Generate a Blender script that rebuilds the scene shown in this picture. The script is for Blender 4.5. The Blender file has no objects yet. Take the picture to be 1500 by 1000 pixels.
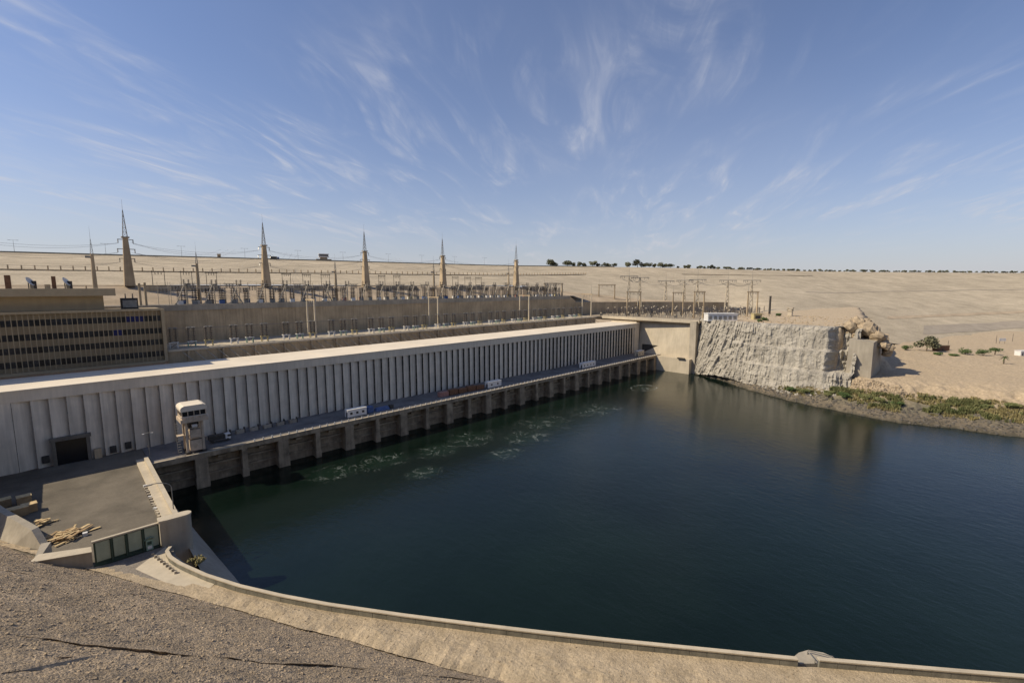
import bpy, math, random
from math import radians, sin, cos, pi
from mathutils import Vector, noise
from mathutils.bvhtree import BVHTree

random.seed(7)
S = bpy.context.scene
COL = S.collection

# ------------------------------------------------------------------ camera, sky, sun, exposure
CAM_Z = 64.0
AZ = radians(45.2); PITCH = math.atan2(80, 668); FPX = 668.0
FH = Vector((cos(AZ), sin(AZ), 0)); RT = Vector((sin(AZ), -cos(AZ), 0)); ZU = Vector((0, 0, 1))
FW = FH * cos(PITCH) - ZU * sin(PITCH); UP = FH * sin(PITCH) + ZU * cos(PITCH)
cd = bpy.data.cameras.new("camera"); cam = bpy.data.objects.new("camera", cd); COL.objects.link(cam)
cd.sensor_width = 36; cd.lens = 36 * FPX / 1500; cd.clip_start = 0.2; cd.clip_end = 20000
cam.location = (0, 0, CAM_Z)
cam.rotation_euler = FW.to_track_quat('-Z', 'Y').to_euler()
S.camera = cam

SUN_DIR = Vector((-0.88, 0.66, 1.0)).normalized()
SUN_EL = math.asin(SUN_DIR.z)
SUN_AZ = math.atan2(SUN_DIR.y, SUN_DIR.x)
W = bpy.data.worlds.new("World"); S.world = W; W.use_nodes = True
def build_world():
    nt = W.node_tree; n = nt.nodes; L = nt.links; n.clear()
    out = n.new('ShaderNodeOutputWorld'); bg = n.new('ShaderNodeBackground')
    sky = n.new('ShaderNodeTexSky'); sky.sky_type = 'NISHITA'; sky.sun_disc = False
    sky.sun_elevation = SUN_EL; sky.sun_rotation = pi / 2 - SUN_AZ
    sky.altitude = 200; sky.air_density = 1.0; sky.dust_density = 0.9; sky.ozone_density = 2.0
    tc = n.new('ShaderNodeTexCoord'); sep = n.new('ShaderNodeSeparateXYZ'); L.new(tc.outputs['Generated'], sep.inputs[0])
    def m(op, a, b=None, c=None, clamp=False):
        k = n.new('ShaderNodeMath'); k.operation = op; k.use_clamp = clamp
        for i, v in enumerate((a, b, c)):
            if v is None: continue
            if isinstance(v, (int, float)): k.inputs[i].default_value = v
            else: L.new(v, k.inputs[i])
        return k.outputs[0]
    zz = m('ADD', m('MAXIMUM', sep.outputs['Z'], 0.0), 0.10)
    px = m('DIVIDE', sep.outputs['X'], zz); py = m('DIVIDE', sep.outputs['Y'], zz)
    a = radians(33)
    u = m('ADD', m('MULTIPLY', px, cos(a)), m('MULTIPLY', py, sin(a)))
    v = m('SUBTRACT', m('MULTIPLY', py, cos(a)), m('MULTIPLY', px, sin(a)))
    def cirrus(su, sv, off, lo, hi, dist, det=9):
        cb = n.new('ShaderNodeCombineXYZ'); L.new(m('MULTIPLY', u, su), cb.inputs[0]); L.new(m('MULTIPLY', v, sv), cb.inputs[1]); cb.inputs[2].default_value = off
        t = n.new('ShaderNodeTexNoise'); t.inputs['Scale'].default_value = 1; t.inputs['Detail'].default_value = det
        t.inputs['Roughness'].default_value = 0.55; t.inputs['Distortion'].default_value = dist
        L.new(cb.outputs[0], t.inputs['Vector'])
        r = n.new('ShaderNodeMapRange'); r.interpolation_type = 'SMOOTHSTEP'
        r.inputs[1].default_value = lo; r.inputs[2].default_value = hi; L.new(t.outputs['Fac'], r.inputs[0])
        return r.outputs[0]
    streak = cirrus(0.8, 2.5, 3.1, 0.42, 0.74, 1.9)
    fine = cirrus(1.9, 8.5, 9.4, 0.38, 0.74, 1.6)
    patch = cirrus(0.55, 0.8, 6.6, 0.36, 0.64, 0.4, 3)
    veil = cirrus(0.16, 0.35, 1.2, 0.35, 0.75, 0.2, 4)
    mask = m('ADD', m('MULTIPLY', m('MULTIPLY', streak, patch), m('ADD', m('MULTIPLY', fine, 0.9), 0.35)), m('MULTIPLY', veil, 0.16))
    mask = m('MULTIPLY', mask, 0.62, clamp=True)
    mix = n.new('ShaderNodeMix'); mix.data_type = 'RGBA'
    tint = n.new('ShaderNodeMix'); tint.data_type = 'RGBA'; tint.blend_type = 'MULTIPLY'; tint.inputs[0].default_value = 1.0
    L.new(sky.outputs[0], tint.inputs[6]); tint.inputs[7].default_value = (.76, .82, 1.0, 1)
    L.new(mask, mix.inputs[0]); L.new(tint.outputs[2], mix.inputs[6]); mix.inputs[7].default_value = (5.6, 5.7, 6.2, 1)
    # dusty air low over the desert, the same all round
    hz = m('MULTIPLY', m('POWER', 2.718, m('MULTIPLY', m('MAXIMUM', sep.outputs['Z'], 0.0), -6.2)), 0.84, clamp=True)
    mx2 = n.new('ShaderNodeMix'); mx2.data_type = 'RGBA'; L.new(hz, mx2.inputs[0]); L.new(mix.outputs[2], mx2.inputs[6]); mx2.inputs[7].default_value = (5.0, 4.95, 5.25, 1)
    L.new(mx2.outputs[2], bg.inputs[0]); bg.inputs[1].default_value = 0.106
    L.new(bg.outputs[0], out.inputs[0])
build_world()
sd = bpy.data.lights.new("sun", 'SUN'); sun = bpy.data.objects.new("sun", sd); COL.objects.link(sun)
sd.energy = 4.5; sd.angle = radians(0.53); sd.color = (1.0, 0.88, 0.68)
sun.rotation_euler = SUN_DIR.to_track_quat('Z', 'Y').to_euler(); sun.location = (0, 0, 300)
S.view_settings.view_transform = 'Standard'; S.view_settings.look = 'None'
S.view_settings.exposure = 0.12; S.view_settings.gamma = 1.0; S.view_settings.use_curve_mapping = False
S.cycles.max_bounces = 6; S.cycles.use_denoising = True

# ------------------------------------------------------------------ helpers
def ray(x, y): return FW * FPX + RT * (x - 750) + UP * (500 - y)
CAMP = Vector((0, 0, CAM_Z))
def atz(x, y, z): r = ray(x, y); return CAMP + r * ((z - CAM_Z) / r.z)
def atY(x, y, Y): r = ray(x, y); return CAMP + r * (Y / r.y)
def atX(x, y, X): r = ray(x, y); return CAMP + r * (X / r.x)
def smooth(a, b, x):
    t = max(0.0, min(1.0, (x - a) / (b - a))); return t * t * (3 - 2 * t)
def lerp(a, b, t): return a + (b - a) * t
def pw(pts, x):
    if x <= pts[0][0]: return pts[0][1]
    for (x0, y0), (x1, y1) in zip(pts, pts[1:]):
        if x <= x1: return y0 + (y1 - y0) * (x - x0) / (x1 - x0)
    return pts[-1][1]
def nz(x, y, z=0.0, oct=4): return noise.fractal(Vector((x, y, z)), 1.0, 2.0, oct)

class MB:
    def __init__(s): s.v = []; s.f = []
    def add(s, vs, fs):
        o = len(s.v); s.v += [tuple(p) for p in vs]; s.f += [tuple(i + o for i in f) for f in fs]; return s
    def box(s, x0, y0, z0, x1, y1, z1):
        return s.add([(x0,y0,z0),(x1,y0,z0),(x1,y1,z0),(x0,y1,z0),(x0,y0,z1),(x1,y0,z1),(x1,y1,z1),(x0,y1,z1)],
                     [(0,3,2,1),(4,5,6,7),(0,1,5,4),(1,2,6,5),(2,3,7,6),(3,0,4,7)])
    def cbox(s, c, sx, sy, sz, rz=0.0):
        k, q = cos(rz), sin(rz); vs = []
        for z in (0, sz):
            for x, y in ((-sx/2,-sy/2),(sx/2,-sy/2),(sx/2,sy/2),(-sx/2,sy/2)):
                vs.append((c[0]+x*k-y*q, c[1]+x*q+y*k, c[2]+z))
        return s.add(vs, [(0,3,2,1),(4,5,6,7),(0,1,5,4),(1,2,6,5),(2,3,7,6),(3,0,4,7)])
    def prism(s, poly, z0, z1):
        n = len(poly); vs = [(p[0],p[1],z0) for p in poly] + [(p[0],p[1],z1) for p in poly]
        return s.add(vs, [tuple(range(n-1,-1,-1)), tuple(range(n,2*n))] + [(i,(i+1)%n,(i+1)%n+n,i+n) for i in range(n)])
    def tube(s, p, q, r0, r1=None, n=6, caps=True):
        r1 = r0 if r1 is None else r1; p = Vector(p); q = Vector(q); d = (q-p).normalized()
        a = d.orthogonal().normalized(); b = d.cross(a); vs = []
        for c, r in ((p, r0), (q, r1)):
            for i in range(n):
                t = 2*pi*(i+.5)/n; vs.append(c + (a*cos(t)+b*sin(t))*r)
        fs = [(i,(i+1)%n,(i+1)%n+n,i+n) for i in range(n)]
        if caps: fs += [tuple(range(n-1,-1,-1)), tuple(range(n,2*n))]
        return s.add(vs, fs)
    def lathe(s, prof, c=(0,0,0), n=8):
        vs = []; m = len(prof)
        for r, z in prof:
            for i in range(n):
                t = 2*pi*i/n; vs.append((c[0]+r*cos(t), c[1]+r*sin(t), c[2]+z))
        fs = [(j*n+i, j*n+(i+1)%n, (j+1)*n+(i+1)%n, (j+1)*n+i) for j in range(m-1) for i in range(n)]
        fs += [tuple(range(n-1,-1,-1)), tuple((m-1)*n+i for i in range(n))]
        return s.add(vs, fs)
    def taper(s, c, a0, b0, a1, b1, h, off=(0,0)):
        vs = [(c[0]+x*a0/2, c[1]+y*b0/2, c[2]) for x,y in ((-1,-1),(1,-1),(1,1),(-1,1))]
        vs += [(c[0]+off[0]+x*a1/2, c[1]+off[1]+y*b1/2, c[2]+h) for x,y in ((-1,-1),(1,-1),(1,1),(-1,1))]
        return s.add(vs, [(0,3,2,1),(4,5,6,7),(0,1,5,4),(1,2,6,5),(2,3,7,6),(3,0,4,7)])
    def grid(s, nu, nv, fn):
        vs = [fn(i/(nu-1), j/(nv-1)) for j in range(nv) for i in range(nu)]
        return s.add(vs, [(j*nu+i, j*nu+i+1, (j+1)*nu+i+1, (j+1)*nu+i) for j in range(nv-1) for i in range(nu-1)])
    def wire(s, p, q, sag, r=.05, n=10):
        p = Vector(p); q = Vector(q); pr = p
        for i in range(1, n+1):
            t = i/n; c = p.lerp(q, t); c.z -= sag*4*t*(1-t); s.tube(pr, c, r, n=3, caps=False); pr = c
        return s
    def mesh(s, name):
        me = bpy.data.meshes.new(name); me.from_pydata(s.v, [], s.f); me.update(); return me
    def build(s, name, mat, parent=None, smooth=False, loc=None):
        me = s.mesh(name); me.materials.append(mat)
        if smooth:
            for p in me.polygons: p.use_smooth = True
        return place(name, me, parent, loc)
def place(name, me, parent=None, loc=None, rz=0.0):
    o = bpy.data.objects.new(name, me); COL.objects.link(o)
    if parent: o.parent = parent
    if loc is not None: o.location = loc
    if rz: o.rotation_euler.z = rz
    return o
def tag(o, label=None, cat=None, group=None, kind=None):
    if label: o['label'] = label
    if cat: o['category'] = cat
    if group: o['group'] = group
    if kind: o['kind'] = kind
    return o
def empty(name, loc=(0,0,0), rz=0.0):
    o = bpy.data.objects.new(name, None); COL.objects.link(o); o.location = loc; o.rotation_euler.z = rz; o.empty_display_size = .5; return o
KIDS = {}
def copy_tree(o, parent=None):
    c = o.copy(); COL.objects.link(c)
    if parent: c.parent = parent
    for ch in list(o.children): copy_tree(ch, c)
    return c
ORD = ['first','second','third','fourth','fifth','sixth','seventh','eighth','ninth','tenth','eleventh','twelfth','thirteenth','fourteenth','fifteenth',
       'sixteenth','seventeenth','eighteenth','nineteenth','twentieth']
def ordn(i):
    if i >= 99: return 'hundredth' if i == 99 else 'one hundred and ' + ordn(i-100)
    if i < 20: return ORD[i]
    t = {2:'twenty',3:'thirty',4:'forty',5:'fifty',6:'sixty',7:'seventy',8:'eighty',9:'ninety'}[(i+1)//10]; r = (i+1) % 10
    return (t + '-' + ORD[r-1]) if r else t[:-1] + 'ieth'

# ------------------------------------------------------------------ materials
def mat(name, col, rough=.85, var=.18, vscale=.5, bump=.0, bscale=3.0, col2=None, spec=.3, streak=0.0, metal=0.0, fine=0.0, fscale=4.0, big=0.0, bgscale=.03, strata=0.0, rnd=0.0):
    m_ = bpy.data.materials.new(name); m_.use_nodes = True; nt = m_.node_tree; n = nt.nodes; L = nt.links
    p = n['Principled BSDF']; p.inputs['Roughness'].default_value = rough; p.inputs['Specular IOR Level'].default_value = spec; p.inputs['Metallic'].default_value = metal
    geo = n.new('ShaderNodeNewGeometry')
    def tex(scale, det=6, stretch=None, rgh=.6):
        t = n.new('ShaderNodeTexNoise'); t.inputs['Scale'].default_value = scale; t.inputs['Detail'].default_value = det; t.inputs['Roughness'].default_value = rgh
        if stretch:
            mp = n.new('ShaderNodeMapping'); mp.inputs['Scale'].default_value = stretch; L.new(geo.outputs['Position'], mp.inputs[0]); L.new(mp.outputs[0], t.inputs['Vector'])
        else: L.new(geo.outputs['Position'], t.inputs['Vector'])
        return t.outputs['Fac']
    def rng(src, a, b, lo=0.0, hi=1.0):
        r = n.new('ShaderNodeMapRange'); r.inputs[1].default_value = a; r.inputs[2].default_value = b; r.inputs[3].default_value = lo; r.inputs[4].default_value = hi
        L.new(src, r.inputs[0]); return r.outputs[0]
    mix = n.new('ShaderNodeMix'); mix.data_type = 'RGBA'
    c2 = col2 or tuple(c*(1-2.2*var) for c in col)
    mix.inputs[6].default_value = (*col, 1); mix.inputs[7].default_value = (*c2, 1)
    L.new(rng(tex(vscale), .38, .68), mix.inputs[0]); cur = mix.outputs[2]
    def mul(cur, fac, lo, hi):
        h = n.new('ShaderNodeVectorMath'); h.operation = 'SCALE'; L.new(cur, h.inputs[0]); L.new(rng(fac, .3, .7, lo, hi), h.inputs['Scale']); return h.outputs[0]
    if streak: cur = mul(cur, tex(1.0, 5, (.9, .9, .06)), 1-streak, 1+streak*.5)
    if fine: cur = mul(cur, tex(fscale, 5, None, .75), 1-fine, 1+fine)
    if rnd:
        oi = n.new('ShaderNodeObjectInfo'); h_ = n.new('ShaderNodeVectorMath'); h_.operation = 'SCALE'; L.new(cur, h_.inputs[0]); L.new(rng(oi.outputs['Random'], 0, 1, 1-rnd, 1+rnd), h_.inputs['Scale']); cur = h_.outputs[0]
    if strata: cur = mul(mul(cur, tex(1.0, 5, (.012,.012,.5)), 1-strata, 1+strata), tex(1.0, 4, (.004,.02,.09)), 1-strata*.7, 1+strata*.7)
    if big: cur = mul(cur, tex(bgscale, 4), 1-big, 1+big)
    L.new(cur, p.inputs['Base Color'])
    if bump:
        b = n.new('ShaderNodeBump'); b.inputs['Strength'].default_value = min(1, bump); b.inputs['Distance'].default_value = .25 if bump < 1 else .25*bump
        L.new(tex(bscale, 8, None, .7), b.inputs['Height']); L.new(b.outputs[0], p.inputs['Normal'])
    return m_
M = {}
M['sandrock'] = mat('dam_rubble', (.465,.392,.285), .95, .10, .06, 1.0, .7, fine=.26, fscale=.7, big=.12, bgscale=.012, spec=.1, strata=.065)
M['sand'] = mat('sand', (.46,.365,.255), .95, .12, .1, .6, 1.5, fine=.12, fscale=1.6, spec=.1, big=.1, bgscale=.04)
M['gravel'] = mat('grey_gravel', (.27,.235,.195), .95, .10, .5, .9, 2, fine=.25, fscale=3, spec=.1)
M['earth'] = mat('tan_earth', (.47,.375,.255), .95, .16, .35, 1.0, 2.4, col2=(.36,.285,.19), fine=.28, fscale=3.0, spec=.1)
M['pitch'] = mat('stone_pitching', (.33,.265,.195), .95, .12, .25, 1.0, 3.2, fine=.34, fscale=4.5, spec=.1, big=.12, bgscale=.08)
M['concrete'] = mat('concrete', (.40,.35,.275), .9, .12, .12, .25, 3, streak=.16)
M['concrete_light'] = mat('pale_concrete', (.53,.455,.34), .9, .08, .1, .2, 3, streak=.10)
M['wall_brown'] = mat('weathered_wall', (.50,.385,.245), .92, .14, .1, .25, 2, streak=.24, rnd=.05)
M['panel'] = mat('grey_panel', (.75,.66,.53), .8, .06, .3, .06, 6, streak=.24, big=.07, bgscale=.05, rnd=.08)
M['fascia'] = mat('grey_fascia', (.74,.635,.49), .85, .07, .1, .06, 4, streak=.13)
M['roof'] = mat('roof_screed', (.72,.63,.50), .9, .06, .08, .1, 3, fine=.05, fscale=.6)
M['tan_wall'] = mat('tan_render', (.40,.315,.20), .88, .07, .2, .08, 4, streak=.07)
M['asphalt'] = mat('asphalt', (.165,.14,.105), .92, .16, .12, .25, 6, fine=.14, fscale=2, big=.22, bgscale=.09)
M['quay_road'] = mat('quay_surface', (.21,.195,.18), .85, .2, .15, .15, 4, fine=.1, fscale=1)
M['pier'] = mat('pier_concrete', (.43,.325,.21), .92, .22, .3, .3, 2, streak=.3)
M['glass'] = mat('dark_glass', (.012,.013,.015), .25, .2, .5, spec=.5)
M['glass2'] = mat('window_glass', (.036,.038,.042), .3, .4, 1.5, spec=.35, rnd=.75)
M['curtain'] = mat('blue_blind', (.03,.035,.16), .6, .2, 1)
M['steel'] = mat('grey_steel', (.30,.285,.255), .55, .15, 1, metal=.3)
M['darksteel'] = mat('dark_steel', (.075,.068,.060), .6, .2, 1, metal=.2)
M['white'] = mat('white_paint', (.72,.70,.66), .6, .06, .6, streak=.08)
M['porcelain'] = mat('brown_porcelain', (.14,.112,.088), .3, .2, 2, spec=.5)
M['yellow'] = mat('yellow_paint', (.50,.42,.22), .6, .1, 1)
M['red'] = mat('red_paint', (.40,.21,.17), .65, .15, 1)
M['green'] = mat('green_paint', (.27,.38,.30), .6, .1, 1)
M['blue'] = mat('blue_tarp', (.09,.15,.32), .6, .15, 1)
M['rust'] = mat('rust_brown', (.22,.115,.065), .85, .2, 1)
M['cranepaint'] = mat('crane_paint', (.60,.48,.35), .6, .12, .8, streak=.15)
M['gatepanel'] = mat('gate_panel', (.33,.37,.28), .6, .08, .5, streak=.10)
M['gateframe'] = mat('gate_frame', (.045,.075,.055), .6, .1, 1)
M['wood'] = mat('timber', (.66,.49,.26), .85, .18, 1.2, .1, 8)
M['crate'] = mat('crate_wood', (.40,.27,.14), .85, .15, 1, .1, 8)
M['rock'] = mat('cliff_rock', (.41,.375,.315), .95, .12, .12, 1.3, 1.1, col2=(.275,.25,.21), fine=.28, fscale=1.3, spec=.1)
M['boulder'] = mat('tan_boulder', (.42,.33,.225), .95, .16, .4, .9, 1.5, fine=.2, fscale=1, spec=.1)
M['darkrock'] = mat('dark_wet_rock', (.13,.115,.095), .9, .2, .4, 1, 1.2, fine=.3, fscale=1.5)
M['parapet'] = mat('parapet_panel', (.24,.225,.18), .9, .15, .4, .2, 4, streak=.2)
M['leaf'] = mat('leaf_green', (.075,.115,.035), .8, .25, .8, col2=(.045,.07,.022))
M['reed'] = mat('reed_green', (.175,.17,.07), .85, .2, .3, col2=(.105,.125,.045))
M['drygrass'] = mat('dry_grass', (.30,.25,.11), .9, .2, .8)
M['olive'] = mat('olive_leaf', (.17,.165,.095), .85, .25, .3, col2=(.095,.10,.055))
M['bark'] = mat('bark', (.13,.10,.07), .95, .2, 2)
M['yard_floor'] = mat('yard_floor', (.34,.28,.20), .95, .15, .2, .5, 2, fine=.2, fscale=1)
M['door_frame'] = mat('door_frame_paint', (.20,.175,.14), .9, .15, .4, streak=.2)
M['track'] = mat('gravel_track', (.36,.305,.235), .95, .1, .1, .6, 1, fine=.15, fscale=1)
M['wirem'] = mat('wire', (.20,.19,.18), .6, .1, 1)

def bank_material():
    m_ = bpy.data.materials.new('bank_ground'); m_.use_nodes = True; nt = m_.node_tree; n = nt.nodes; L = nt.links; p = n['Principled BSDF']
    p.inputs['Roughness'].default_value = .95; p.inputs['Specular IOR Level'].default_value = .1
    geo = n.new('ShaderNodeNewGeometry'); sep = n.new('ShaderNodeSeparateXYZ'); L.new(geo.outputs['Position'], sep.inputs[0])
    def tex(s, d=7):
        t = n.new('ShaderNodeTexNoise'); t.inputs['Scale'].default_value = s; t.inputs['Detail'].default_value = d; t.inputs['Roughness'].default_value = .68; L.new(geo.outputs['Position'], t.inputs['Vector']); return t.outputs['Fac']
    w = n.new('ShaderNodeMath'); w.operation = 'MULTIPLY_ADD'; L.new(tex(.12), w.inputs[0]); w.inputs[1].default_value = 7; L.new(sep.outputs['Z'], w.inputs[2])
    r = n.new('ShaderNodeValToRGB'); cr = r.color_ramp
    mr = n.new('ShaderNodeMapRange'); mr.inputs[1].default_value = 0; mr.inputs[2].default_value = 24; L.new(w.outputs[0], mr.inputs[0]); L.new(mr.outputs[0], r.inputs[0])
    cols = [(0,(.06,.055,.04)),(.15,(.085,.075,.055)),(.22,(.19,.155,.11)),(.33,(.17,.15,.105)),(.42,(.30,.245,.165)),(.55,(.43,.335,.225)),(1,(.47,.375,.26))]
    cr.elements[0].position = 0; cr.elements[0].color = (*cols[0][1],1); cr.elements[1].position = 1; cr.elements[1].color = (*cols[-1][1],1)
    for q, c in cols[1:-1]: e = cr.elements.new(q); e.color = (*c,1)
    h = n.new('ShaderNodeVectorMath'); h.operation = 'SCALE'; L.new(r.outputs[0], h.inputs[0])
    m2 = n.new('ShaderNodeMapRange'); m2.inputs[1].default_value = .3; m2.inputs[2].default_value = .7; m2.inputs[3].default_value = .65; m2.inputs[4].default_value = 1.25; L.new(tex(.9, 9), m2.inputs[0]); L.new(m2.outputs[0], h.inputs['Scale'])
    L.new(h.outputs[0], p.inputs['Base Color'])
    b = n.new('ShaderNodeBump'); b.inputs['Strength'].default_value = .9; b.inputs['Distance'].default_value = .4; L.new(tex(.8, 9), b.inputs['Height']); L.new(b.outputs[0], p.inputs['Normal'])
    return m_
def pitching_material():
    m_ = bpy.data.materials.new('stone_pitching'); m_.use_nodes = True; nt = m_.node_tree; n = nt.nodes; L = nt.links; p = n['Principled BSDF']
    p.inputs['Roughness'].default_value = .95; p.inputs['Specular IOR Level'].default_value = .1
    geo = n.new('ShaderNodeNewGeometry')
    def nt_(s, d=6, r=.65):
        t = n.new('ShaderNodeTexNoise'); t.inputs['Scale'].default_value = s; t.inputs['Detail'].default_value = d; t.inputs['Roughness'].default_value = r; L.new(geo.outputs['Position'], t.inputs['Vector']); return t
    ad = n.new('ShaderNodeVectorMath'); ad.operation = 'MULTIPLY_ADD'; L.new(nt_(1.1).outputs['Color'], ad.inputs[0]); ad.inputs[1].default_value = (.5,.5,.5); L.new(geo.outputs['Position'], ad.inputs[2])
    def vor(s, f='F1'):
        v = n.new('ShaderNodeTexVoronoi'); v.inputs['Scale'].default_value = s; v.feature = f; L.new(ad.outputs[0], v.inputs['Vector']); return v
    v1 = vor(4.2); v2 = vor(9.0)
    sep = n.new('ShaderNodeSeparateColor'); L.new(v1.outputs['Color'], sep.inputs[0]); sep2 = n.new('ShaderNodeSeparateColor'); L.new(v2.outputs['Color'], sep2.inputs[0])
    def mr(src, a, b, lo, hi):
        r = n.new('ShaderNodeMapRange'); r.inputs[1].default_value = a; r.inputs[2].default_value = b; r.inputs[3].default_value = lo; r.inputs[4].default_value = hi; L.new(src, r.inputs[0]); return r.outputs[0]
    def mul(a, b):
        k = n.new('ShaderNodeMath'); k.operation = 'MULTIPLY'
        for i, v in enumerate((a, b)):
            if isinstance(v, float): k.inputs[i].default_value = v
            else: L.new(v, k.inputs[i])
        return k.outputs[0]
    f = mul(mul(mr(sep.outputs[0], 0, 1, .80, 1.16), mr(sep2.outputs[1], 0, 1, .82, 1.16)), mr(nt_(.12, 5).outputs['Fac'], .3, .7, .78, 1.2))
    mx = n.new('ShaderNodeMix'); mx.data_type = 'RGBA'; mx.inputs[6].default_value = (.39,.30,.20,1); mx.inputs[7].default_value = (.33,.265,.195,1); L.new(sep.outputs[1], mx.inputs[0])
    h = n.new('ShaderNodeVectorMath'); h.operation = 'SCALE'; L.new(mx.outputs[2], h.inputs[0]); L.new(f, h.inputs['Scale']); L.new(h.outputs[0], p.inputs['Base Color'])
    hh = n.new('ShaderNodeMath'); hh.operation = 'MULTIPLY_ADD'; L.new(v2.outputs['Distance'], hh.inputs[0]); hh.inputs[1].default_value = -.5; L.new(mul(v1.outputs['Distance'], -1.2), hh.inputs[2])
    h2 = n.new('ShaderNodeMath'); h2.operation = 'MULTIPLY_ADD'; L.new(nt_(7.0, 5).outputs['Fac'], h2.inputs[0]); h2.inputs[1].default_value = .35; L.new(hh.outputs[0], h2.inputs[2])
    b = n.new('ShaderNodeBump'); b.inputs['Strength'].default_value = .9; b.inputs['Distance'].default_value = .12; L.new(h2.outputs[0], b.inputs['Height']); L.new(b.outputs[0], p.inputs['Normal'])
    return m_
M['pitch'] = pitching_material()
M['bank'] = bank_material()

def water_material(spots):
    m_ = bpy.data.materials.new('river_water'); m_.use_nodes = True; nt = m_.node_tree; n = nt.nodes; L = nt.links; p = n['Principled BSDF']
    p.inputs['Base Color'].default_value = (.006,.016,.015,1); p.inputs['Roughness'].default_value = .09; p.inputs['IOR'].default_value = 1.33
    geo = n.new('ShaderNodeNewGeometry')
    def tex(s, d, rgh=.6, dist=0.0, st=None):
        t = n.new('ShaderNodeTexNoise'); t.inputs['Scale'].default_value = s; t.inputs['Detail'].default_value = d; t.inputs['Roughness'].default_value = rgh; t.inputs['Distortion'].default_value = dist
        if st:
            mp = n.new('ShaderNodeMapping'); mp.inputs['Rotation'].default_value[2] = radians(-35); mp.inputs['Scale'].default_value = st; L.new(geo.outputs['Position'], mp.inputs[0]); L.new(mp.outputs[0], t.inputs['Vector'])
        else: L.new(geo.outputs['Position'], t.inputs['Vector'])
        return t.outputs['Fac']
    def mth(op, a, b, c=None, clamp=False):
        k = n.new('ShaderNodeMath'); k.operation = op; k.use_clamp = clamp
        for i, v in enumerate((a, b, c)):
            if v is None: continue
            if isinstance(v, (int, float)): k.inputs[i].default_value = v
            else: L.new(v, k.inputs[i])
        return k.outputs[0]
    # foam where the draft tubes well up
    tot = None
    for (x, y, rx, ry) in spots:
        mp = n.new('ShaderNodeMapping'); mp.vector_type = 'TEXTURE'; mp.inputs['Location'].default_value = (x, y, 0); mp.inputs['Scale'].default_value = (rx, ry, 1)
        L.new(geo.outputs['Position'], mp.inputs[0])
        ln = n.new('ShaderNodeVectorMath'); ln.operation = 'LENGTH'; L.new(mp.outputs[0], ln.inputs[0])
        r = n.new('ShaderNodeMapRange'); r.interpolation_type = 'SMOOTHSTEP'; r.inputs[1].default_value = 1.0; r.inputs[2].default_value = .25; L.new(ln.outputs['Value'], r.inputs[0])
        tot = r.outputs[0] if tot is None else mth('MAXIMUM', tot, r.outputs[0])
    mp = n.new('ShaderNodeMapping'); mp.vector_type = 'TEXTURE'; mp.inputs['Location'].default_value = (spots[0][0], spots[0][1], 0); mp.inputs['Scale'].default_value = (13, 9, 1); L.new(geo.outputs['Position'], mp.inputs[0])
    ln = n.new('ShaderNodeVectorMath'); ln.operation = 'LENGTH'; L.new(mp.outputs[0], ln.inputs[0])
    rg = mth('ABSOLUTE', mth('SUBTRACT', mth('ADD', ln.outputs['Value'], mth('MULTIPLY', tex(.25, 4), .5)), 1.0), 0)
    rr = n.new('ShaderNodeMapRange'); rr.inputs[1].default_value = .10; rr.inputs[2].default_value = .02; L.new(rg, rr.inputs[0])
    ridge = mth('ABSOLUTE', mth('SUBTRACT', tex(.10, 6, .6, 2.4), .5), 0)
    rl = n.new('ShaderNodeMapRange'); rl.inputs[1].default_value = .026; rl.inputs[2].default_value = .002; L.new(ridge, rl.inputs[0])
    brk = n.new('ShaderNodeMapRange'); brk.inputs[1].default_value = .46; brk.inputs[2].default_value = .66; L.new(tex(.16, 7, .72), brk.inputs[0])
    foam = mth('MULTIPLY', mth('MULTIPLY', rl.outputs[0], brk.outputs[0]), tot, clamp=True)
    speck = n.new('ShaderNodeMapRange'); speck.inputs[1].default_value = .72; speck.inputs[2].default_value = .84; L.new(tex(1.3, 5, .7, .6), speck.inputs[0])
    foam = mth('MAXIMUM', foam, mth('MULTIPLY', speck.outputs[0], mth('MULTIPLY', tot, tot)))
    foam = mth('MAXIMUM', foam, mth('MULTIPLY', rr.outputs[0], brk.outputs[0]))
    foam = mth('MULTIPLY', foam, .45, clamp=True)
    turb = n.new('ShaderNodeMix'); turb.data_type = 'RGBA'; turb.inputs[6].default_value = (.0030,.0075,.0052,1); turb.inputs[7].default_value = (.0080,.0180,.0120,1)
    big = n.new('ShaderNodeMapRange'); big.inputs[1].default_value = .35; big.inputs[2].default_value = .65; L.new(tex(.012, 4), big.inputs[0])
    L.new(mth('MAXIMUM', mth('MULTIPLY', big.outputs[0], .6), tot), turb.inputs[0])
    mx = n.new('ShaderNodeMix'); mx.data_type = 'RGBA'; L.new(foam, mx.inputs[0]); L.new(turb.outputs[2], mx.inputs[6]); mx.inputs[7].default_value = (.62,.66,.62,1)
    L.new(mx.outputs[2], p.inputs['Base Color'])
    L.new(mth('ADD', mth('MULTIPLY', foam, .6), .09), p.inputs['Roughness'])
    hgt = mth('ADD', mth('MULTIPLY', tex(.55, 7, .62, .4, (1, .5, 1)), .7), mth('MULTIPLY', tex(2.2, 4, .6), .16))
    hgt = mth('ADD', hgt, mth('MULTIPLY', tex(.05, 3), 1.0))
    b = n.new('ShaderNodeBump'); b.inputs['Strength'].default_value = .30; b.inputs['Distance'].default_value = .42; L.new(hgt, b.inputs['Height']); L.new(b.outputs[0], p.inputs['Normal'])
    return m_
foam_spots = []
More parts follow.
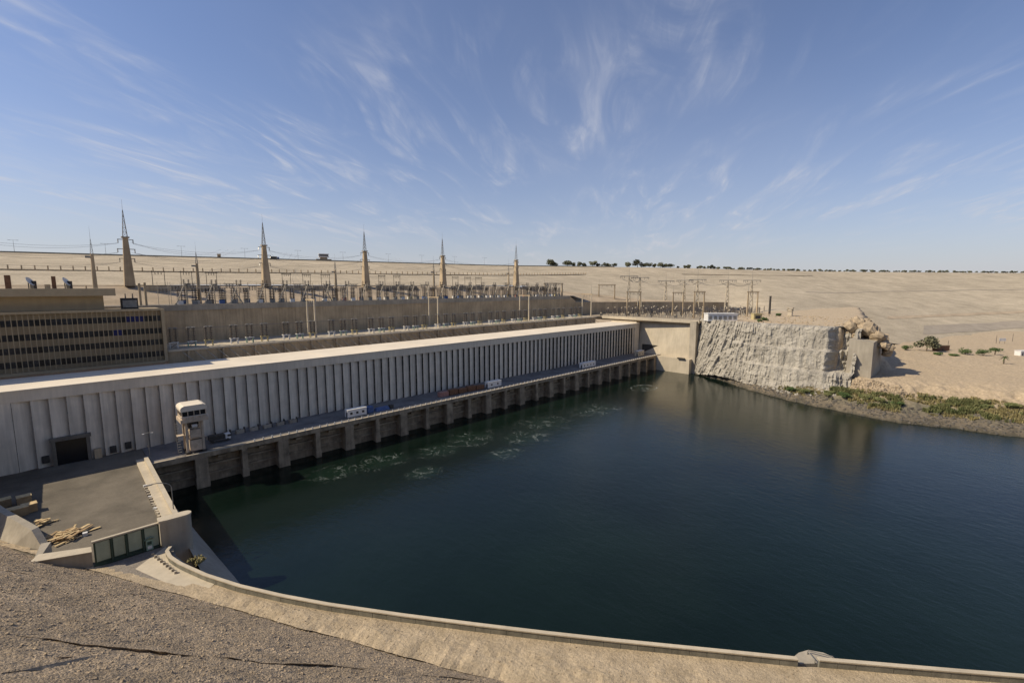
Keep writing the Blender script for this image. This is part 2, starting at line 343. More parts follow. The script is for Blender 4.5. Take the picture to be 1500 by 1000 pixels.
for x, y, rx, ry in ((943,568,10,11),(875,600,24,15),(800,620,20,16),(770,640,17,13),(690,642,17,13),(645,658,14,10),(560,675,15,10),(490,692,13,9),(740,664,11,8),(620,692,9,7)):
    p_ = atz(x, y, 0); foam_spots.append((p_.x, p_.y, rx, ry))
M['water'] = water_material(foam_spots)

# ------------------------------------------------------------------ main levels (metres above the water)
YQ, YW, YB = 170.0, 189.0, 214.0          # quay edge, fin wall, back of the hall
ZQ, ZR, ZT, ZU2 = 11.0, 34.6, 39.0, 56.0   # quay, roof, lower terrace, upper terrace
XE = 333.0                                 # far end of the hall
PITCHF = 3.72

# ------------------------------------------------------------------ ground, water
tag(MB().grid(2, 2, lambda u, v: (-5000 + 11000*u, -6000 + 11000*v, -9)).build('ground', M['sand']), kind='structure')
tag(MB().grid(2, 2, lambda u, v: (8 + 432*u, -1500 + 1690*v, 0)).build('water', M['water']), kind='structure')

# dam face: loft from toe to crest
DAM = [((-330,292,64),(-420,735)),((-160,292,64),(-200,690)),((-60,292,64.5),(-34,645)),((25,292,64.7),(52,625)),((87,292,65),(171,592)),((213,292,65),(360,551)),((300,291,65),(490,518)),
       ((345,283,60),(560,477)),((440,235,49),(650,420)),((500,175,37),(790,352)),((455,112,34),(980,290)),((480,58,20),(1165,222)),((560,0,8),(1373,90)),((630,-60,5),(1620,-85)),((690,-300,5),(1900,-420)),((720,-800,5),(2300,-1100))]
ZC = 96.0
def dam_pt(s, t):
    k = s*(len(DAM)-1); i = min(int(k), len(DAM)-2); f = k-i
    def cr(a, b, c, d):
        return tuple(.5*((2*b[j]) + (c[j]-a[j])*f + (2*a[j]-5*b[j]+4*c[j]-d[j])*f*f + (3*b[j]-a[j]-3*c[j]+d[j])*f**3) for j in range(len(b)))
    g = lambda q: DAM[max(0, min(len(DAM)-1, q))]
    T = cr(g(i-1)[0], g(i)[0], g(i+1)[0], g(i+2)[0]); C_ = cr(g(i-1)[1], g(i)[1], g(i+1)[1], g(i+2)[1])
    x = lerp(T[0], C_[0], t); y = lerp(T[1], C_[1], t); z = lerp(T[2], ZC, t)
    if t < 1: z += (.35*nz(x*.03, y*.03) + .5*nz(x*.006, y*.006, 3))*min(1, (1-t)*8)
    return (x, y, z)
dam_mb = MB().grid(301, 61, lambda u, v: dam_pt(u, v))
dam = tag(dam_mb.build('dam_slope', M['sandrock'], smooth=True), kind='structure')
DAMBVH = BVHTree.FromPolygons([Vector(v) for v in dam_mb.v], dam_mb.f)
def on_dam(x, y):
    h = DAMBVH.ray_cast(CAMP, ray(x, y).normalized()); return h[0]
def crest_pt(s, back=0.0, up=0.0):
    a = Vector(dam_pt(max(0, s-.002), 1)); b = Vector(dam_pt(min(1, s+.002), 1)); d = (b-a).normalized(); nrm = Vector((-d.y, d.x, 0))
    p = Vector(dam_pt(s, 1)); return p + nrm*back + ZU*up
def crest_s(xpix):
    best = min(((abs(750 + FPX*((p-CAMP).dot(RT))/((p-CAMP).dot(FW)) - xpix), s) for s, p in CRS), key=lambda q: q[0]); return best[1]
CRS = [(i/1500, Vector(dam_pt(i/1500, 1))) for i in range(100, 1450)]
CRS = [(s, p) for s, p in CRS if (p-CAMP).dot(FW) > 20]
# crest: roadway slab and the dark parapet on its downstream edge
mb = MB(); n_ = 200
mb.grid(n_, 2, lambda u, v: tuple(crest_pt(u, .2 + 42*v, .15)))
tag(mb.build('crest_road', M['asphalt']), kind='structure')
mb = MB()
sA, sB = 0.03, crest_s(900)
for i in range(90):
    a = crest_pt(lerp(sA, sB, i/90)); b = crest_pt(lerp(sA, sB, (i+1)/90)); d = (b-a).normalized(); nr = Vector((-d.y, d.x, 0))
    vs = [a-nr*.4-ZU*1.0, b-nr*.4-ZU*1.0, b+nr*.4-ZU*1.0, a+nr*.4-ZU*1.0, a-nr*.4+ZU*1.25, b-nr*.4+ZU*1.25, b+nr*.4+ZU*1.25, a+nr*.4+ZU*1.25]
    mb.add(vs, [(4,5,6,7),(0,1,5,4),(2,3,7,6)])
tag(mb.build('crest_parapet', M['parapet']), 'dark parapet wall running along the crest of the dam', 'wall')

# upper terrace: floor, sloping bank to the dam toe
mb = MB()
mb.grid(60, 8, lambda u, v: (-330 + 677*u, lerp(250.9, 264, v), ZU2 + .02))
tag(mb.build('upper_terrace_floor', M['gravel']), kind='structure')
tag(MB().grid(120, 10, lambda u, v: (-330 + 677*u, lerp(264, 293.5, v), lerp(ZU2, 64.9 - 3.5*smooth(.9, 1, u), v) + .25*nz(-330+677*u*.1, v*3)*sin(pi*v))).build('upper_bank', M['sand']), kind='structure')
# lower terrace slab
tag(MB().box(-80, 224, 37.6, 322, 251, ZT).build('lower_terrace', M['concrete_light']), kind='structure')
tag(MB().box(-80, 214.2, 20, 322, 223.1, 29.5).build('terrace_foot', M['wall_brown']), kind='structure')
# retaining wall behind the lower terrace, made of cast panels
rw = tag(empty('retaining_wall', (0, 250, ZT)), 'tall brown concrete retaining wall behind the row of insulator stands', 'wall')
RWX = -40.0; WB = 8.0; k = 0
panel_me = None
while RWX + k*WB < 318:
    x0 = RWX + k*WB
    h = 16.6
    if panel_me is None:
        b = MB(); b.box(0.03, 0, 0, WB-.03, 1.2, h)
        panel_me = b.mesh('wall_panel'); panel_me.materials.append(M['wall_brown'])
    place('wall_panel', panel_me, rw, (x0, (k % 2)*.04, 0)); k += 1
mb = MB(); mb.box(RWX, -.35, 14.4, RWX+k*WB, 1.1, 17.0); mb.build('coping', M['concrete'], rw)
XRE = RWX + k*WB
# lower stretch of wall carried round behind the right-hand switchyard
mb = MB()
RWP = [(XRE, 250.2, 17.0), (XRE+9, 249.5, 11.5), (XRE+40, 244, 11), (430, 217, 10.2), (500, 180, 9)]
for (x0,y0,h0),(x1,y1,h1) in zip(RWP, RWP[1:]):
    mb.add([(x0,y0,ZT),(x1,y1,ZT),(x1,y1,ZT+h1),(x0,y0,ZT+h0),(x0+.5,y0+1.2,ZT),(x1+.5,y1+1.2,ZT),(x1+.5,y1+1.2,ZT+h1),(x0+.5,y0+1.2,ZT+h0)], [(0,1,2,3),(3,2,6,7),(5,4,7,6),(0,3,7,4),(1,5,6,2)])
tag(mb.build('stepped_wall', M['wall_brown']), 'low brown wall curving behind the right-hand switchyard', 'wall')
tag(MB().grid(30, 6, lambda u, v: (lerp(322, 520, u), lerp(pw([(322,251.5),(364,246),(432,219),(520,172)], lerp(322,520,u)), pw([(322,292),(345,284),(440,236),(530,181)], lerp(322,520,u))+1, v), lerp(ZT+pw([(318,15),(330,11),(500,8.6)], lerp(322,520,u)), pw([(322,63),(345,60),(440,50.2),(530,46.2)], lerp(322,520,u))+.3, v))).build('yard_bank', M['sand'], smooth=True), kind='structure')

# ------------------------------------------------------------------ right bank height field
SH = [(-400,300),(-120,296),(-20.3,288.1),(0.6,284.4),(19,277.7),(35,281.2),(53.3,285.2),(70.9,290.7),(92.4,300.9),(117.3,321),(144.3,331),(146,338),(260,340)]
PROF = [(-9,-4),(0,.05),(1.2,1.0),(5,2.0),(9,3.2),(14,5.2),(19,7.6),(26,12.6),(34,14),(60,14.8),(430,17.2)]
def bank_h(x, y):
    d = x - pw(SH, y) + 1.6*nz(y*.12, 3.3) + .7*nz(y*.5, x*.3)
    low = pw(PROF, d*lerp(1.0, .62, smooth(44, 12, y)) if d > 0 else d)
    rough = .35 + 1.0*smooth(2, 8, low)*(1-smooth(11, 14, low))
    low += rough*nz(x*.28, y*.28, 1.0, 5)*(1 if d > 0 else .3)
    if y < 44: low += .5*nz(x*.03, y*.03, 8)
    ye = 38 + max(0, x-345)*.16
    w = smooth(ye-8, ye+5, y + 3*nz(x*.09, y*.09, 5)) * smooth(314, 325, (x if y < 105 else x - (y-105)*.62) - 27*smooth(54, 46, y))
    if w > 0:
        top = 40.2 + .5*nz(x*.05, y*.05, 2)
        if y > 138: top = 38.3
        cl = min(low, 7.0) if y > 44 else low
        low = lerp(cl, top, w) + 1.6*nz(x*.2, y*.2, 7)*w*(1-w)*4
    elif y > 44: low = min(low, 7.0)
    return low
def axis(segs):
    r = []
    for a, b, st in segs:
        k = max(1, int(round((b-a)/st))); r += [a + (b-a)*i/k for i in range(k)]
    return r + [segs[-1][1]]
xs = axis([(262,272,5),(272,335,1.0),(335,420,2.5),(420,760,8)])
ys = axis([(-400,-60,10),(-60,-25,2.5),(-25,150,1.15),(150,262,5)])
vs = [(x, y, bank_h(x, y)) for y in ys for x in xs]; nx = len(xs)
bmb = MB().add(vs, [(j*nx+i, j*nx+i+1, (j+1)*nx+i+1, (j+1)*nx+i) for j in range(len(ys)-1) for i in range(nx-1)])
tag(bmb.build('right_bank', M['bank'], smooth=True), kind='structure')
BANKBVH = BVHTree.FromPolygons([Vector(v) for v in bmb.v], bmb.f)
def on_bank(x, y):
    h = BANKBVH.ray_cast(CAMP, ray(x, y).normalized()); return h[0]
def bank_z(x, y):
    h = BANKBVH.ray_cast(Vector((x, y, 300)), Vector((0, 0, -1))); return h[0].z if h[0] else 0
# fill between the bank sheet and the dam toe
tag(MB().grid(2, 2, lambda u, v: (lerp(700, 820, u), lerp(-800, 60, v), 15.5)).build('desert_plain', M['sand']), kind='structure')

# cliff
CB = [(0,331,142.5),(.14,322,127),(.30,313,105),(.46,307,86),(.62,303.5,68),(.80,303,57),(1,306,44)]
CT = [(0,337,142),(.14,328,133),(.30,322,113),(.46,319,92),(.62,318,72),(.80,318,58),(1,324,43)]
PRF = [(0,-.08,-.06),(.08,.02,.04),(.34,.18,.31),(.39,.40,.335),(.62,.52,.625),(.67,.76,.65),(.90,.90,.96),(.96,1.02,1.0),(1,1.35,1.005)]
def cliff_pt(u, v):
    bx = pw([(c[0],c[1]) for c in CB], u); by = pw([(c[0],c[2]) for c in CB], u); tx = pw([(c[0],c[1]) for c in CT], u); ty = pw([(c[0],c[2]) for c in CT], u)
    h = pw([(a,b) for a,b,c in PRF], v); zf = pw([(a,c) for a,b,c in PRF], v)
    st = smooth(.18, .42, u); h = lerp(v*1.05 if v < .96 else h, h, st); zf = lerp(min(1.01, v*1.05), zf, st)
    x = lerp(bx, tx, h); y = lerp(by, ty, h); z = lerp(3.6 - 3*smooth(.25, 0, u), 40.6, zf)
    z += (.9*nz(y*.12, 3.1) + .6*nz(y*.5, 8.8))*smooth(.8, .95, v)*(1-smooth(.97, 1, v)); d = Vector((x, y, z)); a = 1 - smooth(.95, 1, v)
    tilt = z*.45*(1-smooth(.15, .5, u))
    wy = y + tilt + .8*nz(y*.3, z*.3, 7.7); wz = z + .8*nz(y*.25, z*.25, 3.3)
    c1 = noise.cell_vector(Vector((wy*.33, wz*.24, 1.5))).x - .5; c2 = noise.cell_vector(Vector((wy*.8, wz*.55, 8.5))).x - .5
    g = 1.0*nz((y+tilt)*.16, z*.05, 1.7, 4) + .5*abs(nz((y+tilt)*.5, z*.07, 4.2, 3)) + .7*nz(y*.24, z*.24, 9.1, 5) + .25*nz(y*.9, z*.7, 2.2, 3) + .7*c1 + .4*c2 + .8*nz((y+tilt)*.42, z*.07, 6.4, 3)
    rug = lerp(1.25, .62, smooth(.25, .6, u)) + 1.3*smooth(.80, .92, u)
    d.x += 10*a*smooth(.80, .86, u + .02*nz(z*.15, 5.5))*(1-smooth(.93, .985, u))*smooth(.30, .42, v)
    d.x -= g*a*rug*.95; d.y -= .25*g*a*rug; d.z += .5*nz(y*.3, x*.3, 6.1)*a
    return tuple(d)
tag(MB().grid(330, 130, cliff_pt).build('rock_cliff', M['rock']), kind='structure')

# ------------------------------------------------------------------ foreground slope, earth strip, parapet
ND = Vector((.885, .4655, 0)).normalized(); TD = Vector((-ND.y, ND.x, 0)); DT = 53.2; ZTOE = 10.6; SL = .70
def slope_pt(s, t, dz=0.0):
    p = ND*(DT - s) + TD*t; p.z = ZTOE + SL*s + dz; return p
def on_slope(x, y):
    r = ray(x, y); nrm = Vector((ND.x*SL, ND.y*SL, 1)); c = ZTOE + SL*DT
    k = (c - CAM_Z)/(r.z + SL*(r.x*ND.x + r.y*ND.y)); p = CAMP + r*k
    return (DT - p.dot(ND), p.dot(TD))
LEDGES = []
for pts, dep in ((((-40,824),(0,834),(170,866),(280,890),(330,902)), .75), (((-60,918),(0,927),(120,942),(230,955),(380,970),(500,977),(620,990),(760,1002),(900,1030)), .8), (((-30,900),(0,902),(60,908)), .5), (((0,985),(80,962),(110,962)), .4)):
    st = [on_slope(*q) for q in pts]; st.sort(key=lambda q: q[1]); LEDGES.append(([(t, s) for s, t in st], dep))
SS = axis([(-1.2, 34, .26), (34, 56, .8)]); TS = axis([(-140,-30,1.6),(-30,125,.34),(125,240,2.0)])
def slope_v(s, t):
    dz = .08*nz(s*.55, t*.55, 0, 4) + .09*nz(s*1.7, t*1.7, 5, 3) + .35*nz(s*.09, t*.09, 2)
    c = noise.cell_vector(Vector((s*1.15 + .3*nz(t, s), t*1.15, 0))); dz += .10*(c.x - .5)
    return slope_pt(s, t, dz)
vs = [slope_v(s, t) for t in TS for s in SS]; ns = len(SS)
tag(MB().add(vs, [(j*ns+i, (j+1)*ns+i, (j+1)*ns+i+1, j*ns+i+1) for j in range(len(TS)-1) for i in range(ns-1)]).build('stone_slope', M['pitch']), kind='structure')
for pl, dep in LEDGES:
    t0, t1 = pl[0][0], pl[-1][0]; nn = max(8, int((t1-t0)/.28)); b = MB(); rows = []
    for i in range(nn+1):
        t = lerp(t0, t1, i/nn); sl = pw(pl, t) + .5*nz(t*.22, 7.7) + .2*nz(t*1.1, 1.1); f = sin(pi*i/nn)**.4*max(.12, .75 + .9*nz(t*.3, 2.2) + .5*nz(t*1.3, 8.2))
        hgt = dep*.24*f; rows.append([slope_pt(sl-2.6, t, -.25), slope_pt(sl-1.2, t, hgt*.45), slope_pt(sl-.25, t, hgt*.95), slope_pt(sl, t, hgt), slope_pt(sl-.12, t, hgt*.72), slope_pt(sl-.42*f, t, -.3)])
    for a, c in zip(rows, rows[1:]):
        for j in range(5): b.add([a[j], c[j], c[j+1], a[j+1]], [(0,1,2,3)])
    tag(b.build('slope_ledge', M['pitch']), kind='structure')
def loose_stones(n, seed, name, m_, fn, smin, smax):
    rnd = random.Random(seed); b = MB()
    for k in range(n):
        p = fn(rnd); s_ = rnd.uniform(smin, smax)*rnd.uniform(.4, 1); a = rnd.random()*6; vs = []
        for dz, f in ((-.3, 1.0), (.35, .8)):
            for i in range(5): q = a+2*pi*i/5; r_ = s_*f*rnd.uniform(.7,1.3); vs.append((p[0]+cos(q)*r_, p[1]+sin(q)*r_, p[2]+dz*s_*rnd.uniform(.7,1.3)))
        b.add(vs, [(i,(i+1)%5,(i+1)%5+5,i+5) for i in range(5)] + [(5,6,7,8,9)])
    return tag(b.build(name, m_), kind='stuff')
loose_stones(9000, 21, 'loose_stones', M['pitch'], lambda r: slope_v(r.uniform(0, 32), r.uniform(-25, 120)), .08, .26)
# terrace the photographer stands on
mb = MB(); P0 = ND*.55
for a, b in ((-140, 120),):
    q = [ND*.55 + TD*a, ND*.55 + TD*b, ND*-40 + TD*b, ND*-40 + TD*a]; mb.prism([(p.x, p.y) for p in q], 40, 62.3)
tag(mb.build('viewing_terrace', M['concrete']), kind='structure')

PAR = [(248,800),(242.5,806),(247,815),(262,825),(300,842),(350,858),(410,872),(480,885),(590,901),(700,915),(800,927),(900,938),(1030,951),(1169,965)]
PAR2 = [(1200,965.5),(1300,974),(1400,982.5),(1500,990.5),(1700,1006)]
ZP = 12.1
par = [atz(x, y, ZP) for x, y in PAR]; par2 = [atz(x, y, ZP) for x, y in PAR2]
par2 += [par2[-1] + (par2[-1]-par2[-2]).normalized()*d for d in (60, 160)]
full = par + par2
def along(pl, n):
    acc = [0]
    for a, b in zip(pl, pl[1:]): acc.append(acc[-1] + (b-a).length)
    out = []
    for i in range(n):
        d = acc[-1]*i/(n-1); k = 0
        while k < len(acc)-2 and acc[k+1] < d: k += 1
        out.append(pl[k].lerp(pl[k+1], (d-acc[k])/(acc[k+1]-acc[k])))
    return out
fl = along(full, 420)
ZS = 10.95
def strip_pt(u, v):
    p = fl[int(round(u*419))]; s = DT - p.dot(ND); t = p.dot(TD); q = slope_pt(.6, t)
    fu = smooth(.015, .10, u); sv = .9 + .8*nz(t*.16, 4.4) + .35*nz(t*.8, 6.1); q = slope_pt(sv, t)
    x = lerp(p.x, q.x, v); y = lerp(p.y, q.y, v); z = lerp(ZS - .12*(1-fu), q.z + .16, v**(1.6 + 2*(1-fu))) + sin(pi*v)*.35*fu
    e = sin(pi*min(1, max(0, v)))*fu
    return (x, y, z + e*(.30*nz(x*.22, y*.22) + .12*nz(x*.8, y*.8, 3, 3)))
tag(MB().grid(420, 60, strip_pt).build('earth_strip', M['earth']), kind='structure')
def strip_rnd(r):
    return strip_pt(r.uniform(.10, .85), r.betavariate(1.4, 1.0))
loose_stones(2600, 22, 'earth_stones', M['boulder'], strip_rnd, .05, .20)
# left part of the strip between the gate and the slope
def strip2(u, v):
    t = lerp(fl[0].dot(TD) - 4, 240, u); q = slope_pt(.6, t); wd = 2.6; p = q + ND*wd*(1-v)
    return (p.x, p.y, lerp(ZS-.1, ZTOE+.62, v) + .25*nz(p.x*.6, p.y*.6)*v)
tag(MB().grid(150, 20, strip2).build('earth_berm', M['earth']), kind='structure')
# pavement outside the gate
mb = MB().prism([(-8,104),(12.6,98),(12.4,113.2),(-8,113.2)], 9.0, ZS+.03)
tag(mb.build('gate_pavement', M['gravel']), kind='structure')
tag(MB().prism([(6.2,107.5),(11.6,112.9),(12.0,104),(16,92),(13.5,90),(9.4,99)], 9.1, ZS+.06).build('concrete_path', M['concrete_light']), kind='structure')
# water-side bank below the parapet
def wbank(u, v):
    p = fl[int(round(u*419))]; a = fl[max(0, int(round(u*419))-2)]; b = fl[min(419, int(round(u*419))+2)]; d = (b-a).normalized(); o = Vector((-d.y, d.x, 0))
    w = lerp(13, 6, smooth(.02, .12, u))
    q = p + o*w*v if v > 0 else p
    return (q.x, q.y, lerp(ZS-.02, -3, v) + .2*nz(q.x*.5, q.y*.5)*sin(pi*v))
tag(MB().grid(420, 10, wbank).build('water_bank', M['concrete']), kind='structure')
tag(MB().grid(60, 14, lambda u, v: (lerp(15.4, lerp(24.5, 20.5, u), v), lerp(96, 150, u), lerp(9.2, -.8, v) + .25*nz(u*14, v*5)*sin(pi*v))).build('concrete_revetment', M['concrete']), kind='structure')
pa = tag(empty('parapet_wall'), 'low curved riverside parapet wall with a pale coping in the foreground', 'wall')
pb = tag(empty('parapet_wall'), 'short straight riverside parapet wall at lower right beyond the gap', 'wall')
def parapet(pl, root, ln):
    tot = sum((b-a).length for a, b in zip(pl, pl[1:])); n = int(tot/ln); pp = along(pl, n*3+1)
    cap = MB()
    def off(i, w):
        a = pp[max(0, i-1)]; b = pp[min(len(pp)-1, i+1)]; d = (b-a).normalized(); return pp[i] + Vector((-d.y, d.x, 0))*w
    for k in range(n):
        m_ = MB(); jit = .03*random.random()
        for j in range(3):
            i = k*3+j; a0, a1, b0, b1 = off(i, -.02-jit), off(i+1, -.02-jit), off(i, .34), off(i+1, .34)
            if j == 0: a0 = a0.lerp(a1, .06); b0 = b0.lerp(b1, .06)
            m_.add([(p.x,p.y,z) for z in (ZS-.35, ZP-.17) for p in (a0,a1,b1,b0)], [(0,1,5,4),(1,2,6,5),(2,3,7,6),(3,0,4,7),(4,5,6,7)])
        m_.build('panel', M['parapet'], root)
    for i in range(len(pp)-1):
        a0, a1, b0, b1 = off(i, -.12), off(i+1, -.12), off(i, .5), off(i+1, .5)
        cap.add([(p.x,p.y,z) for z in (ZP-.168, ZP+.02) for p in (a0,a1,b1,b0)], [(4,5,6,7),(0,1,5,4),(2,3,7,6)] + ([(3,0,4,7)] if i == 0 else []) + ([(1,2,6,5)] if i == len(pp)-2 else []))
    cap.build('coping', M['concrete_light'], root)
parapet(par, pa, 2.4); parapet(par2, pb, 2.4)
# landing in the gap
lp = [atz(x, y, 10.9) for x, y in ((1172,972),(1160,964),(1170,956),(1184,952),(1206,956),(1222,963),(1203,972))]
ld = tag(empty('landing'), 'pale concrete river landing in the gap between the two parapet walls', 'landing')
mb = MB().prism([(p.x,p.y) for p in lp], 6, 11.0); mb.build('slab', M['concrete'], ld)
for (a, b) in (((1183,953),(1194,966)), ((1184,952),(1220,961))):
    p, q = atz(*a, 11.5), atz(*b, 11.5); MB().tube(p, q, .07).build('rail', M['steel'], ld)
    for c in (p, q): MB().tube((c.x,c.y,10.9), c, .06).build('post', M['steel'], ld)

# ------------------------------------------------------------------ yard
tag(MB().box(-60, 113.6, -6, 15.6, YW+.5, ZQ).build('yard', M['asphalt']), kind='structure')
kb = tag(empty('kerb_wall', (14.3, 0, ZQ)), 'broad pale concrete kerb wall along the water side of the yard', 'wall')
mb = MB().taper((0, 147, 0), 3.0, 58, 2.8, 58, .5); mb.build('kerb_base', M['concrete_light'], kb)
mb = MB().box(.35, 118.5, .498, 1.35, 174.5, 1.35); mb.build('kerb_parapet', M['concrete_light'], kb)
for k in range(18): MB().cbox((-1.72 - .05*(k%2), 122 + k*1.75, 0), .5, .9, .32 + .08*(k % 3), .1*k).build('stone', M['white'] if k % 5 == 2 else M['concrete_light'], kb)
mb = MB().tube((.9, 128, 1.3), (.9, 128, 6.6), .11); pr = Vector((.9,128,6.6))
for i in range(1, 8):
    q = Vector((.9 - 3.6*(1-cos(i/7*pi/2)) , 128, 6.6 + 1.9*sin(i/7*pi/2))); mb.tube(pr, q, .09); pr = q
o = empty('yard_lamp', (14.3, 0, ZQ)); tag(o, 'curved lamp post on the kerb wall beside the yard gate', 'lamp')
mb.build('post', M['steel'], o); MB().cbox((-3.0,128,8.3), 1.0,.4,.2).build('lamp_head', M['steel'], o)
o = tag(empty('yard_lamp', (16.2, 175.2, ZQ)), 'straight lamp post where the yard meets the quay road', 'lamp')
MB().tube((0,0,0),(0,0,8.5),.12,.07).build('post', M['steel'], o); MB().box(-.9,-.1,8.4,.9,.1,8.55).build('arm', M['steel'], o); MB().box(-1.3,-.2,8.25,-.7,.2,8.4).build('lamp_head', M['white'], o); MB().box(.7,-.2,8.25,1.3,.2,8.4).build('lamp_head', M['white'], o)
# gate
g = tag(empty('yard_gate', (0.9, 113.6, ZS)), 'tall green metal sliding gate of four pale panels closing the yard', 'gate')
GW = 9.95; pxs = [0, 2.55, 4.75, 7.3, GW]
MB().box(-.2,-.25,4.95,GW,.35,5.25).build('top_beam', M['concrete_light'], g)
MB().box(-.2,-.1,0,GW,.2,.5).build('bottom_rail', M['gateframe'], g)
MB().box(0,.12,.5,GW,.2,4.9).build('backing', M['gateframe'], g)
for i in range(4):
    MB().box(pxs[i]+.28, -.06, .95 if i < 3 else .6, pxs[i+1]-.22, .1, 4.75).build('panel', M['gatepanel'], g)
for i in range(1, 4): MB().box(pxs[i]-.12,-.32,0,pxs[i]+.12,-.07,4.9).build('post', M['gateframe'], g)
d_ = MB().box(7.65,-.28,.1,8.75,-.08,2.3); wd_ = d_.build('wicket_door', M['green'], g)
MB().box(7.85,-.34,.4,8.55,-.285,1.0).build('door_panel', M['white'], wd_); MB().box(7.85,-.34,1.3,8.55,-.285,1.95).build('door_panel', M['gateframe'], wd_)
mb = MB()
for i in range(8):
    a, b = pi*i/8, pi*(i+1)/8; mb.add([(8.2-.8*cos(a),-.6,2.3+.5*sin(a)),(8.2-.8*cos(b),-.6,2.3+.5*sin(b)),(8.2-.8*cos(b),-.1,2.3+.5*sin(b)),(8.2-.8*cos(a),-.1,2.3+.5*sin(a))],[(0,1,2,3)])
mb.build('door_canopy', M['green'], wd_)
for i in range(9):
    p = atz(224 + i*4.2, 813 + i*3.3, ZS); tag(MB().taper((p.x, p.y, ZS), .55,.55,.4,.4,.5).build('kerb_stone', M['concrete']), ORD[i] + ' small square kerb stone from the gate along the concrete path', 'kerb stone', 'kerb stones outside the yard gate')
# rounded pier right of the gate
mb = MB(); poly = [(11.0,115.0),(11.0,112.9),(12.2,112.6)] + [(15.2 + 1.15*cos(t), 113.6 + 1.15*sin(t)) for t in [-pi/2 + pi*i/8 for i in range(9)]] + [(12.2,115.0)]
pt = tag(empty('gate_pier'), 'thick concrete gate wall with a rounded end above the water', 'pier')
mb.prism(poly, 2, 16.2); mb.build('shaft', M['concrete'], pt)
cx = sum(p[0] for p in poly)/len(poly); cy = sum(p[1] for p in poly)/len(poly)
MB().prism([(cx+(p[0]-cx)*1.06, cy+(p[1]-cy)*1.04) for p in poly], 16.203, 16.6).build('cap', M['concrete_light'], pt)
# left wing walls
ww = tag(empty('wing_wall'), 'sloping concrete wing wall at the left of the yard', 'wall')
T0_, T1_ = atz(0,750,15), atz(46,776,14.2); B0_, B1_, B2_ = atz(0,790,11), atz(21,797.5,11), atz(64,806,11)
TL = T0_ + (T0_-T1_)*1.2 + ZU*1.0; BL = B0_ + (B0_-B1_)*3
bk_ = Vector((1.0,.8,0))
mb = MB().add([TL, T0_, T1_, BL, B0_, B1_, B2_, TL+bk_, T0_+bk_, T1_+bk_, B2_+bk_, BL-ZU*3, B0_-ZU*3, B1_-ZU*3, B2_-ZU*3],
    [(0,1,4,3),(1,2,5,4),(2,6,5),(0,7,8,1),(1,8,9,2),(2,9,10,6),(3,4,12,11),(4,5,13,12),(5,6,14,13)])
bx_ = [TL+bk_, T0_+bk_, T1_+bk_, B2_+bk_]; mb.add(bx_ + [Vector((p.x,p.y,9)) for p in bx_], [(0,1,5,4),(1,2,6,5),(2,3,7,6)])
mb.build('face', M['concrete'], ww)
lw = tag(empty('yard_wall'), 'thick low concrete wall between timber pile and green gate', 'wall')
MB().prism([(-7.6,117.4),(.6,113.9),(.6,116.0),(-6.6,119.6)], 9, 14.0).build('block', M['concrete'], lw)
MB().prism([(-7.6,117.6),(-6.6,119.62),(-5.0,126.5),(-6.4,127.0)], 9, 13.2).build('return_wall', M['concrete'], lw)
MB().prism([(-7.7,117.2),(.62,113.7),(.62,116.15),(-6.55,119.75)], 14.003, 14.15).build('coping', M['concrete_light'], lw)
# crates and timber in the yard
crate_me = MB().box(-1.25,-1.0,.12,1.25,1.0,1.9).mesh('box'); crate_me.materials.append(M['crate'])
lid_me = MB().box(-1.32,-1.07,1.9,1.32,1.07,2.05).mesh('lid'); lid_me.materials.append(M['wood'])
skid_me = MB().box(-1.2,-.9,0,1.2,-.7,.12).box(-1.2,.7,0,1.2,.9,.12).mesh('skid'); skid_me.materials.append(M['crate'])
for i, ((x, y), nm) in enumerate(zip(((44,745),(31,750),(18,753),(4,757),(36,733),(6,738)), ('rightmost of the front row','second from right in the front row','third from right in the front row','leftmost of the front row','on the right of the back row','on the left of the back row'))):
    p = atz(x, y+4, ZQ); c = tag(empty('crate', (p.x, p.y, ZQ), .12), 'brown wooden crate in the yard, ' + nm, 'crate', 'crates at the left of the yard')
    place('box', crate_me, c); place('lid', lid_me, c); place('skid', skid_me, c)
def lumber(x, y, n, lab, rot, sx, ht):
    p = atz(x, y, ZQ); r = tag(empty('timber_pile', (p.x, p.y, ZQ)), lab, 'timber')
    for k in range(n):
        l = random.uniform(1.2, sx*.75); h = random.random()*ht; a = rot + random.gauss(0, .8)
        MB().cbox((random.gauss(0, sx*.33), random.gauss(0, sx*.25), h), l, random.uniform(.25,.7), .12, a).build('plank', random.choice((M['wood'],M['wood'],M['crate'])), r)
    for k in range(9): MB().cbox((random.gauss(0, sx*.3), random.gauss(0, sx*.15), 0), sx*random.uniform(.25,.5), sx*random.uniform(.2,.35), ht*random.uniform(.3,.95), rot + random.gauss(0,.25)).build('pallet', M['wood'], r)
lumber(95, 787, 60, 'large untidy heap of sawn timber on the yard floor', .3, 4.6, 1.1)
lumber(54, 770, 24, 'small stack of timber and sheet between crates and timber heap', .2, 3.2, .9)
o = tag(MB().cbox((0,0,0), .8,.8,.7).build('white_drum', M['white'], loc=atz(125,784,ZQ)), 'small white drum beside the timber heap', 'drum')
# unseen building block added outside the frame to shade the left of the yard
an = tag(empty('shade_block', (-46, 170, ZQ)), 'plain tan block added out of view to shade the left of the yard', 'building')
MB().box(-30,-18,0,24,18,16).build('wall', M['tan_wall'], an); MB().box(-30.5,-18.5,16.003,24.5,18.5,16.6).build('roof', M['roof'], an)

